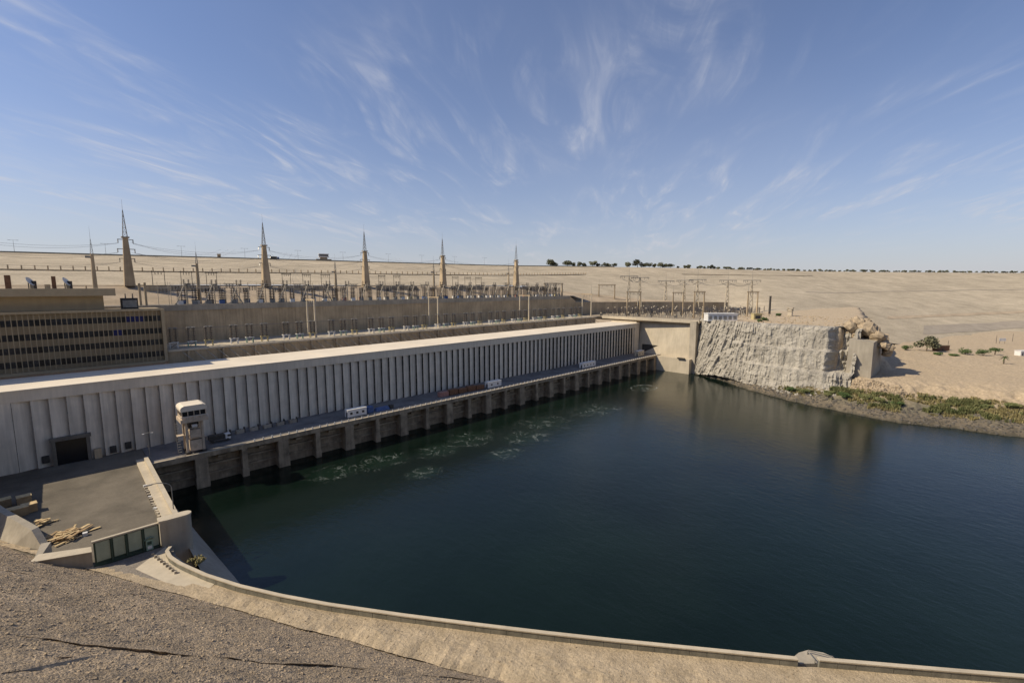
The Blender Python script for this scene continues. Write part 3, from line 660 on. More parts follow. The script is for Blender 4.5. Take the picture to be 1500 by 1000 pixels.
# ------------------------------------------------------------------ quay and powerhouse
tag(MB().box(15.7, YQ, ZQ-1.3, XE+2, YW+.6, ZQ+.03).build('quay_road', M['quay_road']), kind='structure')
qw = tag(empty('quay_wall', (0, YQ, 0)), 'long concrete quay wall on piers rising from the water', 'quay')
MB().box(15.8, -.35, 9.6, XE+1.5, 1.2, ZQ+.12).build('edge_beam', M['pier'], qw)
MB().box(15.8, 3.4, -6, XE+1.5, 6, 9.7).build('back_wall', M['pier'], qw)
MB().box(15.8, 2.2, 5.8, XE+1.5, 3.398, 6.4).build('ledge', M['pier'], qw); MB().box(15.8, 2.6, 2.7, XE+1.5, 3.398, 3.3).build('ledge', M['pier'], qw)
bp = MB().box(-1.7,-.9,-6,1.7,3.38,9.598).box(-1.85,-1.05,-6,1.85,.4,3.4).mesh('pier'); bp.materials.append(M['pier'])
sp = MB().box(-.8,-.6,-6,.8,3.38,9.598).box(-1.0,-.8,-6,1.0,.4,2.6).mesh('pier'); sp.materials.append(M['pier'])
for k in range(13):
    place('pier', bp, qw, (28.4 + 24.6*k, 0, 0))
    if k < 12: place('pier', sp, qw, (28.4 + 24.6*(k+.5), 0, 0))
slab_me = MB().box(-1.2, 1.3, 8.0, 1.2, 2.4, 8.8).mesh('beam'); slab_me.materials.append(M['pier'])
for k in range(24): place('beam', slab_me, qw, (34.5 + 12.3*k, 0, 0))
rl = tag(empty('quay_railing', (0, YQ-.15, ZQ+.12)), 'pale railing along the water edge of the quay', 'railing')
post_me = MB().box(-.16,-.12,0,.16,.12,1.05).mesh('post'); post_me.materials.append(M['white'])
x = 44.0
while x < XE: place('post', post_me, rl, (x, 0, 0)); x += 2.8
MB().box(16,-.28,0,XE+1,.28,.22).build('kerb', M['concrete_light'], rl); MB().box(44,-.06,.9,XE,.06,1.0).build('rail', M['steel'], rl)

ph = tag(empty('powerhouse', (0, 0, ZQ)), 'long grey concrete powerhouse with ribbed facade and flat pale roof', 'building')
HR = ZR - ZQ; HF = HR - 3.2; D = 1.2
MB().box(-70, YW+D+.15, 0, XE, YB, HR-.4).build('core_wall', M['fascia'], ph)
MB().box(-70, YW-.12, HF, XE+.2, YB, HR).build('fascia', M['fascia'], ph)
MB().box(-70.3, YW-.35, HR+.003, XE+.5, YB, HR+.30).build('roof', M['roof'], ph)
MB().box(-70, YW-.05, 0, -11.9, YW+D, HF-.003).build('blank_bay', M['panel'], ph)
NP = 91; X0 = -11.8
pm = MB().add([(0,0,0),(PITCHF,D,0),(PITCHF,D+.12,0),(0,.14,0),(0,0,HF),(PITCHF,D,HF),(PITCHF,D+.12,HF),(0,.14,HF)], [(0,1,5,4),(1,2,6,5),(3,0,4,7),(0,3,2,1)]).mesh('facade_panel'); pm.materials.append(M['panel'])
gm = MB().add([(0,.16,0),(0,D+.1,0),(0,D+.1,HF),(0,.16,HF)], [(0,3,2,1)]).mesh('window_strip'); gm.materials.append(M['glass'])
mm = MB()
for k in range(6): mm.box(-.07,.15,2+k*3.3,.03,D+.1,2.22+k*3.3)
mm = mm.mesh('transom'); mm.materials.append(M['steel'])
PX = []
for k in range(NP):
    x = X0 + k*PITCHF
    if x > XE - 8: break
    PX.append(x)
    place('facade_panel', pm, ph, (x, YW, -.01)); w_ = place('window_strip', gm, ph, (x-.02, YW, -.01)); place('transom', mm, w_)
xe = PX[-1] + PITCHF
MB().box(xe, YW, 0, XE, YW+D+.2, HF-.003).build('blank_bay', M['fascia'], ph)
jm = MB().box(-.12, YW-.3, HR+.3, .12, YB-.1, HR+.36).mesh('roof_joint'); jm.materials.append(M['fascia'])
for k in range(13): place('roof_joint', jm, ph, (28.4+24.6*k, 0, 0))
# loading door
dx0, dx1 = atY(75,670,YW-.6).x, atY(136,660,YW-.6).x
MB().box(dx0+.3, YW-1.0, 0, dx0+1.2, YW+.3, 7.4).box(dx1-1.2, YW-1.0, 0, dx1-.3, YW+.3, 7.4).box(dx0, YW-1.2, 7.4, dx1, YW+.3, 8.4).build('door_frame', M['door_frame'], ph)
MB().box(dx0+1.2, YW-.35, 0, dx1-1.2, YW+.2, 7.4).build('doorway', M['glass'], ph)
for x, y in ((67,673),(166,658),(188,652)):
    p = atY(x, y, YW); MB().box(p.x-.8, YW-.12, p.z-ZQ-1.1, p.x+.8, YW+.4, p.z-ZQ+1.1).build('vent_window', M['darksteel'], ph)
MB().box(dx1+.3, YW-1.2, 0, dx1+2.0, YW, 3.0).build('cabinet', M['wall_brown'], ph)

# slanted struts between roof edge and lower terrace
strut = MB().tube((0, 223.1, ZT-1.0), (5.0, 216.5, ZR-2.6), .16, n=5).mesh('strut'); strut.materials.append(M['concrete'])
brk = MB().box(-.35,222.2,30,.35,223.9,38.2).mesh('bracket'); brk.materials.append(M['wall_brown'])
tr = tag(empty('terrace_edge'), 'brown edge wall of the lower terrace with slanting struts above the roof', 'wall')
MB().box(29.4, 223.2, 24, 321, 223.95, 38.3).build('edge_wall', M['wall_brown'], tr)
MB().box(29.4, 222.6, 38.303, 322, 224.6, 39.1).build('edge_slab', M['concrete_light'], tr)
x = 34.0
while x < 318:
    place('strut', strut, tr, (x, 0, 0)); x += 4.1
x = 36.0
while x < 318: place('bracket', brk, tr, (x, 0, 0)); x += 12.3

# ------------------------------------------------------------------ office block
YO = 222.5; OX1 = 29.0; OX0 = -64.0; OZ0 = ZR + .31; OH = 55.4 - OZ0
of = tag(empty('office_block', (0, YO, OZ0)), 'tan four-storey office block with bands of windows behind the roof at left', 'building')
MB().box(OX0, 1.0, 0, OX1, 20, OH).build('wall', M['tan_wall'], of)
MB().box(OX1-.9, -.6, 0, OX1+.15, 1.0, OH+.1).build('side_frame', M['tan_wall'], of)
MB().box(OX0, -.6, OH-.5, OX1-.9, 1.0, OH+.35).build('cornice', M['tan_wall'], of)
MB().box(OX0, -.6, -.4, OX1-.9, 1.0, .5).build('plinth', M['tan_wall'], of)
WP = 1.32; fr = [(.80,.90),(.575,.675),(.36,.46),(.12,.225)]
pane_me = MB().box(.14,0,0,WP-.1,.05,2.1).mesh('window_pane'); pane_me.materials.append(M['glass2'])
pane_b = MB().box(.14,0,0,WP-.1,.05,2.1).mesh('window_pane'); pane_b.materials.append(M['curtain'])
mul_me = MB().box(-.07,0,.5,.07,.62,OH-.5).mesh('mullion'); mul_me.materials.append(M['tan_wall'])
nw = 40
for k in range(nw):
    x = OX1 - .9 - (k+1)*WP
    place('mullion', mul_me, of, (x, -.35, 0))
    for f, (a, b) in enumerate(fr):
        blue = (f == 3 and 4 <= k <= 7) or (f == 2 and 9 <= k <= 10)
        place('window_pane', pane_b if blue else pane_me, of, (x, .93, OH*(1 - b)))
# penthouse with wide roof slab
MB().box(OX0, 2.6, OH+.353, 12, 18, OH+5.4).build('penthouse', M['tan_wall'], of)
MB().box(OX0, -2.6, OH+5.403, 15.2, 19, OH+8.0).build('roof_slab', M['tan_wall'], of)
for x, y, w, h, nm in ((12,414,1.4,4.4,'vent_stack'),(80,414,1.1,4.2,'vent_stack'),(70,420,1.4,1.4,'roof_box'),(127,421,.4,1.0,'roof_box')):
    p = atY(x, 424, YO); MB().box(p.x-w/2, 2, OH+8.003, p.x+w/2, 3.4, OH+8.0+h).build(nm, M['rust'] if h > 3 else M['wall_brown'], of)
for x, in ((42,),(96,)):
    p = atY(x, 424, YO); dsh = tag(empty('satellite_dish', (p.x, YO+3, OZ0+OH+8.0), .6), 'white satellite dish on the office roof, ' + ('nearer the left edge' if x < 60 else 'second from the left'), 'dish')
    MB().tube((0,0,0),(0,0,2.0),.15).build('mast', M['darksteel'], dsh)
    b = MB().lathe([(.1,0),(1.0,.2),(1.6,.55),(1.62,.6),(1.0,.3),(.1,.1)], n=14); o = b.build('reflector', M['white'], dsh, loc=(0,-.1,2.2)); o.rotation_euler = (radians(60),0,.5)
    MB().box(.9,-.8,0,1.8,.8,2.6).build('cabinet', M['darksteel'], dsh)
# transformer beside the penthouse
p = atY(172, 452, YO); t = tag(empty('transformer', (20, YO+12, 55.4)), 'dark boxy transformer beside the penthouse of the office block', 'transformer')
MB().box(-2.6,-1.5,0,2.6,1.5,4.2).build('tank', M['darksteel'], t); MB().box(-2.2,-2.3,.6,2.2,-1.55,3.4).build('radiator', M['steel'], t); MB().tube((-1,0,4.2),(-1,0,6),.25,.15).build('bushing', M['porcelain'], t); MB().tube((1.2,0,4.2),(1.2,0,6),.25,.15).build('bushing', M['porcelain'], t)

# ------------------------------------------------------------------ quay things
def crane():
    c = tag(empty('gantry_crane', (24.6, 172.2, ZQ+.05)), 'tall beige gantry crane with a glazed cab on the quay road', 'crane')
    for x in (.9, 5.2):
        for y in (0, 4.4): MB().taper((x, y, .7), .75,.75,.6,.6,9.8).build('leg', M['cranepaint'], c)
    for x in (.9, 5.2): MB().box(x-.6,-.8,.2,x+.6,5.2,.7).build('bogie', M['darksteel'], c)
    for y in (0, 4.4): MB().box(.9,y-.22,4.7,5.2,y+.22,5.1).build('cross_beam', M['cranepaint'], c); MB().tube((.9,y,5.1),(5.2,y,10.3),.13).build('brace', M['cranepaint'], c)
    MB().box(1.6,-.55,.9,4.7,1.8,4.4).build('machine_box', M['cranepaint'], c); MB().box(1.7,-.75,5.2,4.6,1.6,7.7).build('machine_box', M['cranepaint'], c)
    MB().box(1.55,-.6,4.42,4.75,-.5,4.68).build('dark_band', M['darksteel'], c)
    MB().tube((2.4,-.2,8.9),(3.8,-.2,8.9),.55,n=10).build('winch_drum', M['white'], c); MB().box(1.8,.8,8,4.4,3.6,10.2).build('winch_house', M['darksteel'], c)
    pf = MB().box(-.6,-1.6,10.5,6.8,5.9,11.6).build('platform', M['cranepaint'], c)
    MB().box(-.2,-1.2,11.6,6.4,5.5,12.5).build('cab_sill', M['cranepaint'], c)
    cg = MB().box(0,-1.0,12.5,6.2,5.3,14.1).build('cab_glass', M['glass2'], c)
    for x in (-.15,1.4,3.0,4.6,6.15):
        MB().box(x,-1.2,12.5,x+.22,-.98,14.1).build('window_bar', M['cranepaint'], cg)
    for y in (1.0,3.1,5.3): MB().box(-.2,y,12.5,.02,y+.2,14.1).build('window_bar', M['cranepaint'], cg)
    r = MB(); prof = [(-.35,14.1),(-.45,14.9),(-.2,15.5),(.6,15.9),(5.6,15.9),(6.4,15.5),(6.65,14.9),(6.55,14.1)]
    vs = [(x,-1.5,z) for x,z in prof] + [(x,5.8,z) for x,z in prof]; n = len(prof)
    r.add(vs, [tuple(range(n)), tuple(range(2*n-1,n-1,-1))] + [(i,i+n,(i+1)%n+n,(i+1)%n) for i in range(n)]); r.build('cab_roof', M['roof'], c)
    for k in range(12): MB().box(-1.5,.6+k*.25,.9+k*.78,-.5,.85+k*.25,1.0+k*.78).build('step', M['steel'], c)
    MB().tube((-1.5,.6,.9),(-1.5,3.6,10.4),.07).build('stair_rail', M['steel'], c)
    MB().box(-1.6,-.6,6.3,.2,1.4,6.5).build('landing', M['cranepaint'], c)
    for k in range(5): MB().box(-.55+k*1.8,-1.58,11.6,-.5+k*1.8,-1.5,12.5).build('guard_post', M['white'], pf)
    MB().box(-.6,-1.6,12.4,6.8,-1.52,12.5).build('guard_rail', M['white'], pf)
crane()
def cabin(p, l, w, h, m_, lab, wins=3):
    c = tag(empty('site_cabin', (p[0], p[1], ZQ+.05)), lab, 'cabin')
    MB().box(0,0,.25,l,w,h).build('wall', m_, c); MB().box(-.12,-.12,h,l+.12,w+.12,h+.16).build('roof', M['white'], c); MB().box(.2,.2,0,l-.2,w-.2,.25).build('skid', M['darksteel'], c)
    for k in range(wins):
        x = l*(k+.6)/(wins+.2); MB().box(x-.5,-.04,1.3,x+.5,.05,2.2).build('window', M['glass2'], c)
    MB().box(-.04,.5,.3,.05,1.4,2.3).build('door', M['glass2'], c)
cabin((79.5,174.4), 8.2, 2.6, 3.2, M['white'], 'white site cabin with windows on the quay beside the blue container', 3)
cabin((156.2,175.0), 9.5, 2.6, 3.2, M['white'], 'white site cabin on the quay just past the rusty stacks', 2)
cabin((239,175.4), 14.5, 2.8, 3.4, M['white'], 'long white site cabin on the far half of the quay', 4)
cabin((311,176.5), 9, 3, 4, M['concrete_light'], 'beige site cabin at the far end of the quay by the abutment', 2)
def container(p, l, w, h, m_, lab, rz=0):
    c = tag(empty('container', (p[0], p[1], ZQ+.05), rz), lab, 'container')
    MB().box(0,0,.1,l,w,h).build('body', m_, c)
    k = .3
    rib = MB().box(0,-.05,.2,.12,.0,h-.15).mesh('rib'); rib.materials.append(m_)
    while k < l-.2: place('rib', rib, c, (k,0,0)); k += .6
    MB().box(-.06,.1,.3,0,w-.1,h-.2).build('door', m_, c)
container((88.9,175.6), 2.6, 2.4, 2.6, M['blue'], 'small blue container beside the white windowed cabin on the quay')
t_ = tag(empty('tarpaulin_stack', (93,175.8,ZQ+.05)), 'low stack under a blue tarpaulin on the quay', 'stack')
MB().taper((3,1,0),6.5,2.4,5.6,1.8,1.2).build('cover', M['blue'], t_); MB().cbox((7.4,1,0),1.6,1.8,1.4).build('bale', M['darksteel'], t_)
for k in range(5):
    container((127 + k*5.6, 176.8 - .2*k), 5.0, 2.4, 2.3 + .4*(k % 2), M['rust'] if k not in (0,) else M['red'], ['dark red container first of the low row on the quay','rust brown container second in the low row on the quay','rust brown container in the middle of the low quay row','rust brown container fourth in the low quay row','rust brown container next to the second white cabin'][k])
for k in range(7):
    x, y = 34 + k*4.6, 184.3
    b = tag(empty('concrete_block', (x, y, ZQ+.04), .05*(k%3)), ORD[k] + ' pale concrete block from the crane along the foot of the facade', 'block', 'concrete blocks along the facade')
    MB().box(-1.3,-.6,0,1.3,.6,1.3).build('body', M['concrete'], b); MB().box(1.35,-.5,0,1.7,.5,2.0).build('upright', M['darksteel'], b); MB().box(-.4,-.15,1.3,.4,.15,1.5).build('lifting_bar', M['darksteel'], b)
def truck(x, y, lab, m_):
    t = tag(empty('parked_truck', (x, y, ZQ+.05)), lab, 'truck')
    MB().box(0,0,1.0,4.6,2.3,2.5).build('cargo_box', m_, t); MB().box(4.8,.1,.7,6.4,2.2,2.4).build('cab', M['white'], t); MB().box(5.4,.0,1.5,6.45,2.3,2.2).build('windscreen', M['glass2'], t)
    for xx in (1.0,5.4):
        for yy in (-.02,2.02):
            MB().tube((xx,yy,.5),(xx,yy+.3,.5),.5,n=10).build('wheel', M['darksteel'], t)
truck(32.5, 178.0, 'dark truck parked beside the gantry crane on the quay', M['darksteel'])
# end structure and abutment
ab = tag(empty('abutment', (0,0,0)), 'sunlit pale concrete abutment wall closing the far end of the channel', 'abutment')
A0, A1 = (331.5, 190), (330.5, 143.5)
T0, T1 = (337.5, 190), (334, 142.5)
mb = MB().add([(*A0,-6),(*A1,-6),(*T1,36.0),(*T0,36.0),(352,190,-6),(352,141,-6),(352,141,36.0),(352,190,36.0)], [(0,1,2,3),(3,2,6,7),(1,5,6,2),(0,3,7,4)])
mb.build('face', M['concrete_light'], ab)
MB().prism([(326.5,190),(325.8,143.2),(331.5,143.2),(332.5,190)], -6, 10.8).build('footing', M['concrete_light'], ab)
MB().prism([(331.2,146.2),(329.6,140.8),(352,139),(352,146.2)], -6, 38.9).build('end_buttress', M['concrete'], ab)
MB().prism([(333,250.5),(333,146.1),(352,146.1),(352,250.5)], 36.003, 37.4).build('beam', M['wall_brown'], ab)
MB().box(324.5, 146.5, 10.803, 326.3, 152, 11.6).build('bracket', M['darksteel'], ab)
MB().prism([(331.0,223.5),(332.0,140),(420,110),(520,110),(520,182),(430,218),(352,246.5),(322,250.8),(322,223.9)], 37.5, ZT+.004).build('deck', M['yard_floor'], ab)
MB().prism([(330.2,223.4),(331.2,139.6),(333.4,139.6),(332.4,223.4)], 37.3, ZT+.5).build('deck_edge', M['concrete_light'], ab)
MB().prism([(XE+.6,186),(XE+.6,170.5),(XE+1.4,170.5),(XE+1.4,186)], ZQ, ZQ+7).build('dark_opening', M['darksteel'], ab)  # dark plate stands in for the shadowed opening at the hall's far end
MB().prism([(331,YB),(331,190.4),(345,190.4),(345,YB)], 0, 36).build('end_wall', M['concrete_light'], ab)

# ------------------------------------------------------------------ lightning pylons, masts
def lattice(root, w, z0, z1, m_, r=.12, n=6, loc=(0,0)):
    cs = [(-1,-1),(1,-1),(1,1),(-1,1)]; b = MB(); X_, Y_ = loc
    P = lambda c, t: Vector((X_+c[0]*w*(1-t*.93), Y_+c[1]*w*(1-t*.93), lerp(z0, z1, t)))
    for c in cs: b.tube(P(c,0), P(c,1), r, r*.8, n=4)
    for k in range(n):
        for i in range(4): b.tube(P(cs[i],k/n), P(cs[(i+1)%4],(k+1)/n), r*.6, n=3); b.tube(P(cs[i],(k+1)/n), P(cs[(i+1)%4],(k+1)/n), r*.6, n=3)
    return b.build('lattice_spire', m_, root)
PYX = [atY(x, 416, 290).x for x in (190,390,536,649,756)]
PYX = [PYX[0]-61.5] + PYX
names = ['big concrete pylon with lattice spire beyond the left edge of view','big concrete pylon with lattice spire, leftmost and tallest in view','big concrete pylon with lattice spire, second from left','big concrete pylon with lattice spire, third from left','big concrete pylon with lattice spire, fourth from left','big concrete pylon with lattice spire, rightmost of the five']
def pylon(x, lab):
    p = tag(empty('pylon', (x, 290, 64.4)), lab, 'pylon', 'concrete pylons along the foot of the dam')
    MB().taper((0,0,0), 4.2,4.4, 1.9,2.0, 23).build('shaft', M['wall_brown'], p)
    MB().box(-1.5,-1.6,22.9,1.5,1.6,23.5).build('cap', M['concrete'], p)
    lattice(p, .85, 23.5, 36.0, M['steel']); MB().tube((0,0,35.8),(0,0,41),.06,.03).build('rod', M['steel'], p)
    for z, l in ((22,3.0),(17.5,3.4),(13,3.0)):
        a = MB().box(-l,-.18,z,l,.18,z+.3); a.build('crossarm', M['steel'], p)
        for s in (-1,1): MB().lathe([(.08,0),(.28,-.3),(.08,-.5),(.28,-.8),(.08,-1.0),(.28,-1.3),(.08,-1.6)], (s*(l-.2),0,z), 6).build('insulator', M['porcelain'], p)
    # platform wall beside the foot
    MB().taper((21, -4.5, -6.2), 34, 4, 31, 3, 6.2).build('platform', M['wall_brown'], p)
for x, l_ in zip(PYX, names):
    if x > -20: pylon(x, l_)
wl = tag(empty('power_line'), 'sagging conductors strung between the concrete pylons', 'power line')
for z, l in ((20.3,2.8),(15.8,3.2),(11.3,2.8)):
    for a, b in zip(PYX, PYX[1:]):
        for s in (-1, 1):
            MB().wire((a+l, 290+s*.6, 64.4+z), (b-l, 290+s*.6, 64.4+z), 3.2+.5*s, .05, 12).build('wire', M['wirem'], wl)
w2 = tag(empty('power_line'), 'slack conductors rising from the pylons over the dam crest', 'power line')
for x in PYX[1:]:
    for z, dx in ((21,34),(16,40),(12,46)):
        MB().wire((x+2, 290, 64.4+z), (x+dx+60, 530, 101), 6, .05, 12).build('wire', M['wirem'], w2)
MXS = [(140,424,342,62.5),(293,447,363,55.9),(493,438,378,55.9),(636,436,380,55.9),(745,436,384,55.9)]
for i, (xp, yb, yt, zb) in enumerate(MXS):
    x = atY(xp, yb, 262).x; zt = atY(xp, yt, 262).z
    p = tag(empty('lightning_mast', (x, 262, ZU2)), ORD[i] + ' slender tapered lightning mast from the left on the upper terrace', 'mast', 'lightning masts on the upper terrace')
    h = zt - ZU2; MB().lathe([(.95,0),(.55,h*.72)], n=10).build('shaft', M['wall_brown'], p); lattice(p, .45, h*.72, h*.92, M['steel'], .07, 4); MB().tube((0,0,h*.9),(0,0,h*1.1),.05,.02).build('rod', M['steel'], p)
    MB().box(-2.2,-.12,h*.66,.3,.12,h*.69).build('crossarm', M['steel'], p)

# gantry frames on the bank
GF = [(224,242),(266,282),(303,318),(414,426),(444,455),(471,483),(555,564),(577,586),(663,671),(681,689),(697,705)]
for i, (a, b) in enumerate(GF):
    xa, xb = atY(a, 417, 287).x, atY(b, 417, 287).x; zb = 62.6
    p = tag(empty('steel_gantry', (xa, 287, zb)), ORD[i] + ' thin steel gantry frame from the left at the foot of the dam', 'gantry', 'thin steel gantries at the foot of the dam'); w = xb - xa
    MB().tube((0,0,0),(0,0,9.5),.17,.12).build('post', M['darksteel'], p); MB().tube((w,0,0),(w,0,9.5),.17,.12).build('post', M['darksteel'], p); MB().box(-.5,-.15,8.6,w+.5,.15,8.95).build('beam', M['darksteel'], p)
    for k in (.25,.5,.75): MB().lathe([(.06,0),(.22,-.3),(.06,-.5),(.22,-.8),(.06,-1.2)], (w*k,0,8.6), 6).build('insulator', M['porcelain'], p)

# ------------------------------------------------------------------ upper terrace apparatus
STK = []
z_ = 0.0
for k in range(7): STK += [(.10,z_),(.62,z_+.12),(.62,z_+.22),(.10,z_+.36)]; z_ += .62
def stack_mesh(h, r=1.0, n=8):
    f = h/z_; me = MB().lathe([(a*r, b*f) for a, b in STK] + [(.12*r,h)], n=n).mesh('insulator'); me.materials.append(M['porcelain']); return me
ST6 = stack_mesh(5.6, 1.3); ST4 = stack_mesh(3.8, 1.1); ST3 = stack_mesh(2.2, 1.0, 7)
LEG = MB().box(-.12,-.12,0,.12,.12,2.2).mesh('leg'); LEG.materials.append(M['steel'])
BAR = MB().box(-1.3,-.1,0,1.3,.1,.2).mesh('bar'); BAR.materials.append(M['steel'])
CAPM = MB().box(-1.25,-.2,0,1.25,.2,.45).mesh('head'); CAPM.materials.append(M['darksteel'])
def me_(mb, name, m_): me = mb.mesh(name); me.materials.append(m_); return me
POST8 = me_(MB().tube((0,0,0),(0,0,8.8),.28,.2,8), 'post', M['concrete_light'])
STRUTU = me_(MB().tube((0,0,0),(3.6,-.5,9.4),.30,.26,6), 'strut', M['concrete_light'])
STRUTR = me_(MB().tube((4.2,0,0),(0,.5,8.6),.30,.26,6), 'strut', M['concrete'])
CABS = [me_(MB().box(-1.1,-.6,0,1.1,.6,1.7), 'cabinet', m_) for m_ in (M['white'], M['yellow'], M['blue'], M['red'], M['steel'])]
i = 0; x = 37.6
sx = [37.6,48.5,59.0,70.9,80.8,92,103.6,114.8,125.4,136.7,147.8,158.5,170,181.7,194.9,207,219.2,231,243,255,267,279,291,303]
for i, x in enumerate(sx):
    b = tag(empty('cable_strut', (x, 251.8, ZU2+.03)), ordn(i) + ' slanted concrete strut from the left on the upper terrace edge', 'strut', 'slanted struts on the upper terrace edge')
    place('strut', STRUTU, b); MB().box(-.5,-.5,0,.5,.5,.5).build('foot', M['concrete'], b)
    if i in (2, 6, 14, 20): place('strut', STRUTR, b, (1.2, .6, 0))
    q = tag(empty('disconnector_post', (x+5.2, 256.5, ZU2+.03)), ordn(i) + ' pale disconnector post with dark head from the left on the upper terrace', 'post', 'disconnector posts on the upper terrace')
    place('post', POST8, q); place('head', CAPM, q, (0,0,8.8)); place('insulator', ST3, q, (-.9,0,9.2)); place('insulator', ST3, q, (.9,0,9.2))
    for j, (dx, y) in enumerate(((2.0,254.2),(4.0,258.8),(7.6,254.6),(9.4,259.4))):
        u = tag(empty('switch_unit', (x+dx, y, ZU2+.03)), ['switch unit with twin brown insulators just right of','switch unit with twin brown insulators behind','switch unit with twin brown insulators well right of','rear switch unit with twin brown insulators right of'][j] + ' the ' + ordn(i) + ' slanted strut', 'switch unit', 'switch units on the upper terrace')
        place('cabinet', CABS[(i*3+j*2+(i//3)) % 5 if (i*7+j*5) % 4 == 1 else (4 if (i+j) % 3 else 0)], u); place('insulator', ST6, u, (-.65,0,1.7)); place('insulator', ST6, u, (.65,0,1.7)); place('bar', BAR, u, (0,0,7.3))
ROD = me_(MB().tube((0,0,0),(0,0,10.2),.13,.09,5), 'rod', M['concrete_light']); ARM = me_(MB().box(-2.6,-.12,0,2.6,.12,.22), 'arm', M['concrete_light'])
k = 0; x = 33.5
while x < 312:
    u = tag(empty('bus_support', (x, 253.2 + 7*((k*5) % 3)/3, ZU2+.03)), ordn(k) + ' thin pale bus support from the left on the upper terrace', 'support', 'thin pale bus supports on the upper terrace')
    o = place('rod', ROD, u, (-1.9,0,0)); place('rod', ROD, u, (1.9,0,0)); place('arm', ARM, u, (0,0,7.4 + (k % 3)))
    for a in (-1.2, 0, 1.2): place('insulator', ST3, u, (a, 0, 5.2 + (k % 3)))
    k += 1; x += 5.3
ubw = tag(empty('bus_wire'), 'thin pale bus wires strung along the upper terrace', 'wire')
for y, z in ((253,64.6),(256,65.4),(259.5,63.6)): MB().wire((30, y, z), (312, y, z), .1, .06, 30).build('wire', M['concrete_light'], ubw)
# left tall pair next to the office roof
q = tag(empty('post_pair', (atY(212,450,254).x, 254, ZU2+.03)), 'pair of tall tan posts at the left end of the upper terrace', 'posts')
MB().box(-1.6,-.4,0,-.8,.4,9.5).build('post', M['tan_wall'], q); MB().box(.3,-.4,0,1.1,.4,9.8).build('post', M['tan_wall'], q); MB().box(-1.6,-.2,8.4,1.1,.2,8.8).build('beam', M['tan_wall'], q)

# ------------------------------------------------------------------ lower terrace insulator stands
ph_m = [M['white'], M['green'], M['yellow']]; ph_n = ['white', 'green', 'yellow']
TAB = []
for m_ in (M['white'], M['white'], M['yellow']): TAB.append(me_(MB().box(-1.7,-.9,2.2,1.7,.9,2.5), 'platform', m_))
LEGS = [me_(MB().box(-.14,-.14,0,.14,.14,2.2), 'leg', m_) for m_ in (M['white'], M['green'], M['yellow'])]
BRACE = me_(MB().tube((-1.4,0,.2),(1.4,0,2.1),.08,n=4), 'brace', M['darksteel'])
ring = me_(MB().lathe([(.7,0),(.85,.08),(.7,.16)], n=10), 'corona_ring', M['steel'])
cnt = 0
for k in range(13):
    for j in range(3):
        x = 32.3 + 21.9*k + j*6.2
        if x > 316: continue
        s = tag(empty('insulator_stand', (x, 229.5, ZT+.01)), ordn(cnt) + ' insulator stand from the office block, with ' + ['white','pale green','yellow'][j] + ' base', 'insulator stand', 'insulator stands along the lower terrace'); cnt += 1
        place('platform', TAB[j], s)
        for a in (-1.3, 1.3):
            for b in (-.6, .6): place('leg', LEGS[j], s, (a, b, 0))
        place('brace', BRACE, s, (0,-.6,0))
        for a in (-.95, .95):
            st = place('insulator', ST6, s, (a, 0, 2.5)); place('corona_ring', ring, st, (0, 0, 5.6))
        place('bar', BAR, s, (0,0,8.3))
bus = tag(empty('bus_wire'), 'thin bus conductors strung over the row of insulator stands', 'wire')
for y in (229.2, 230.0): MB().wire((32, y, ZT+7.9), (312, y, ZT+7.9), .2, .05, 24).build('wire', M['wirem'], bus)
LAB = ['nearest the office block','second from the office block','third from the office block','farthest from the office block']
def portal(x, y, z, w, h, lab, ang, m_, mast=0.0, grp=None, r=.55):
    p = tag(empty('portal_frame', (x, y, z), ang), lab, 'portal', grp)
    for xx in (0, w): MB().taper((xx,0,0), r*1.5,r*1.5, r*1.05,r*1.05, h).build('post', m_, p)
    b = MB().box(-1.0,-.3,h,w+1.0,.3,h+.7); b.build('beam', M['wall_brown'], p)
    b = MB()
    for k in range(6): b.tube((w*k/6,0,h-.05),(w*(k+.5)/6,0,h-1.1),.07,n=3); b.tube((w*(k+.5)/6,0,h-1.1),(w*(k+1)/6,0,h-.05),.07,n=3)
    b.build('truss', M['steel'], p)
    if mast: MB().tube((0,0,h+.7),(0,0,h+mast),.16,.05).build('mast', M['steel'], p)
    for k in (.2,.5,.8): MB().lathe([(.06,0),(.22,-.3),(.06,-.5),(.22,-.8),(.06,-1.2),(.22,-1.5),(.06,-1.8)], (w*k,0,h), 6).build('insulator', M['porcelain'], p)
for i, (xp, yb, yt) in enumerate(((463,494,434),(630,478,428),(750,467.5,425),(840,461,428))):
    b = atz(xp, yb, ZT); t = atY(xp, yt, b.y).z
    portal(b.x, min(b.y, 233), ZT, 9.5, 18.2, 'tall pale portal frame on the lower terrace, ' + LAB[i], pi/2, M['concrete_light'], [5.5,3.2,6,9][i], 'portal frames on the lower terrace')

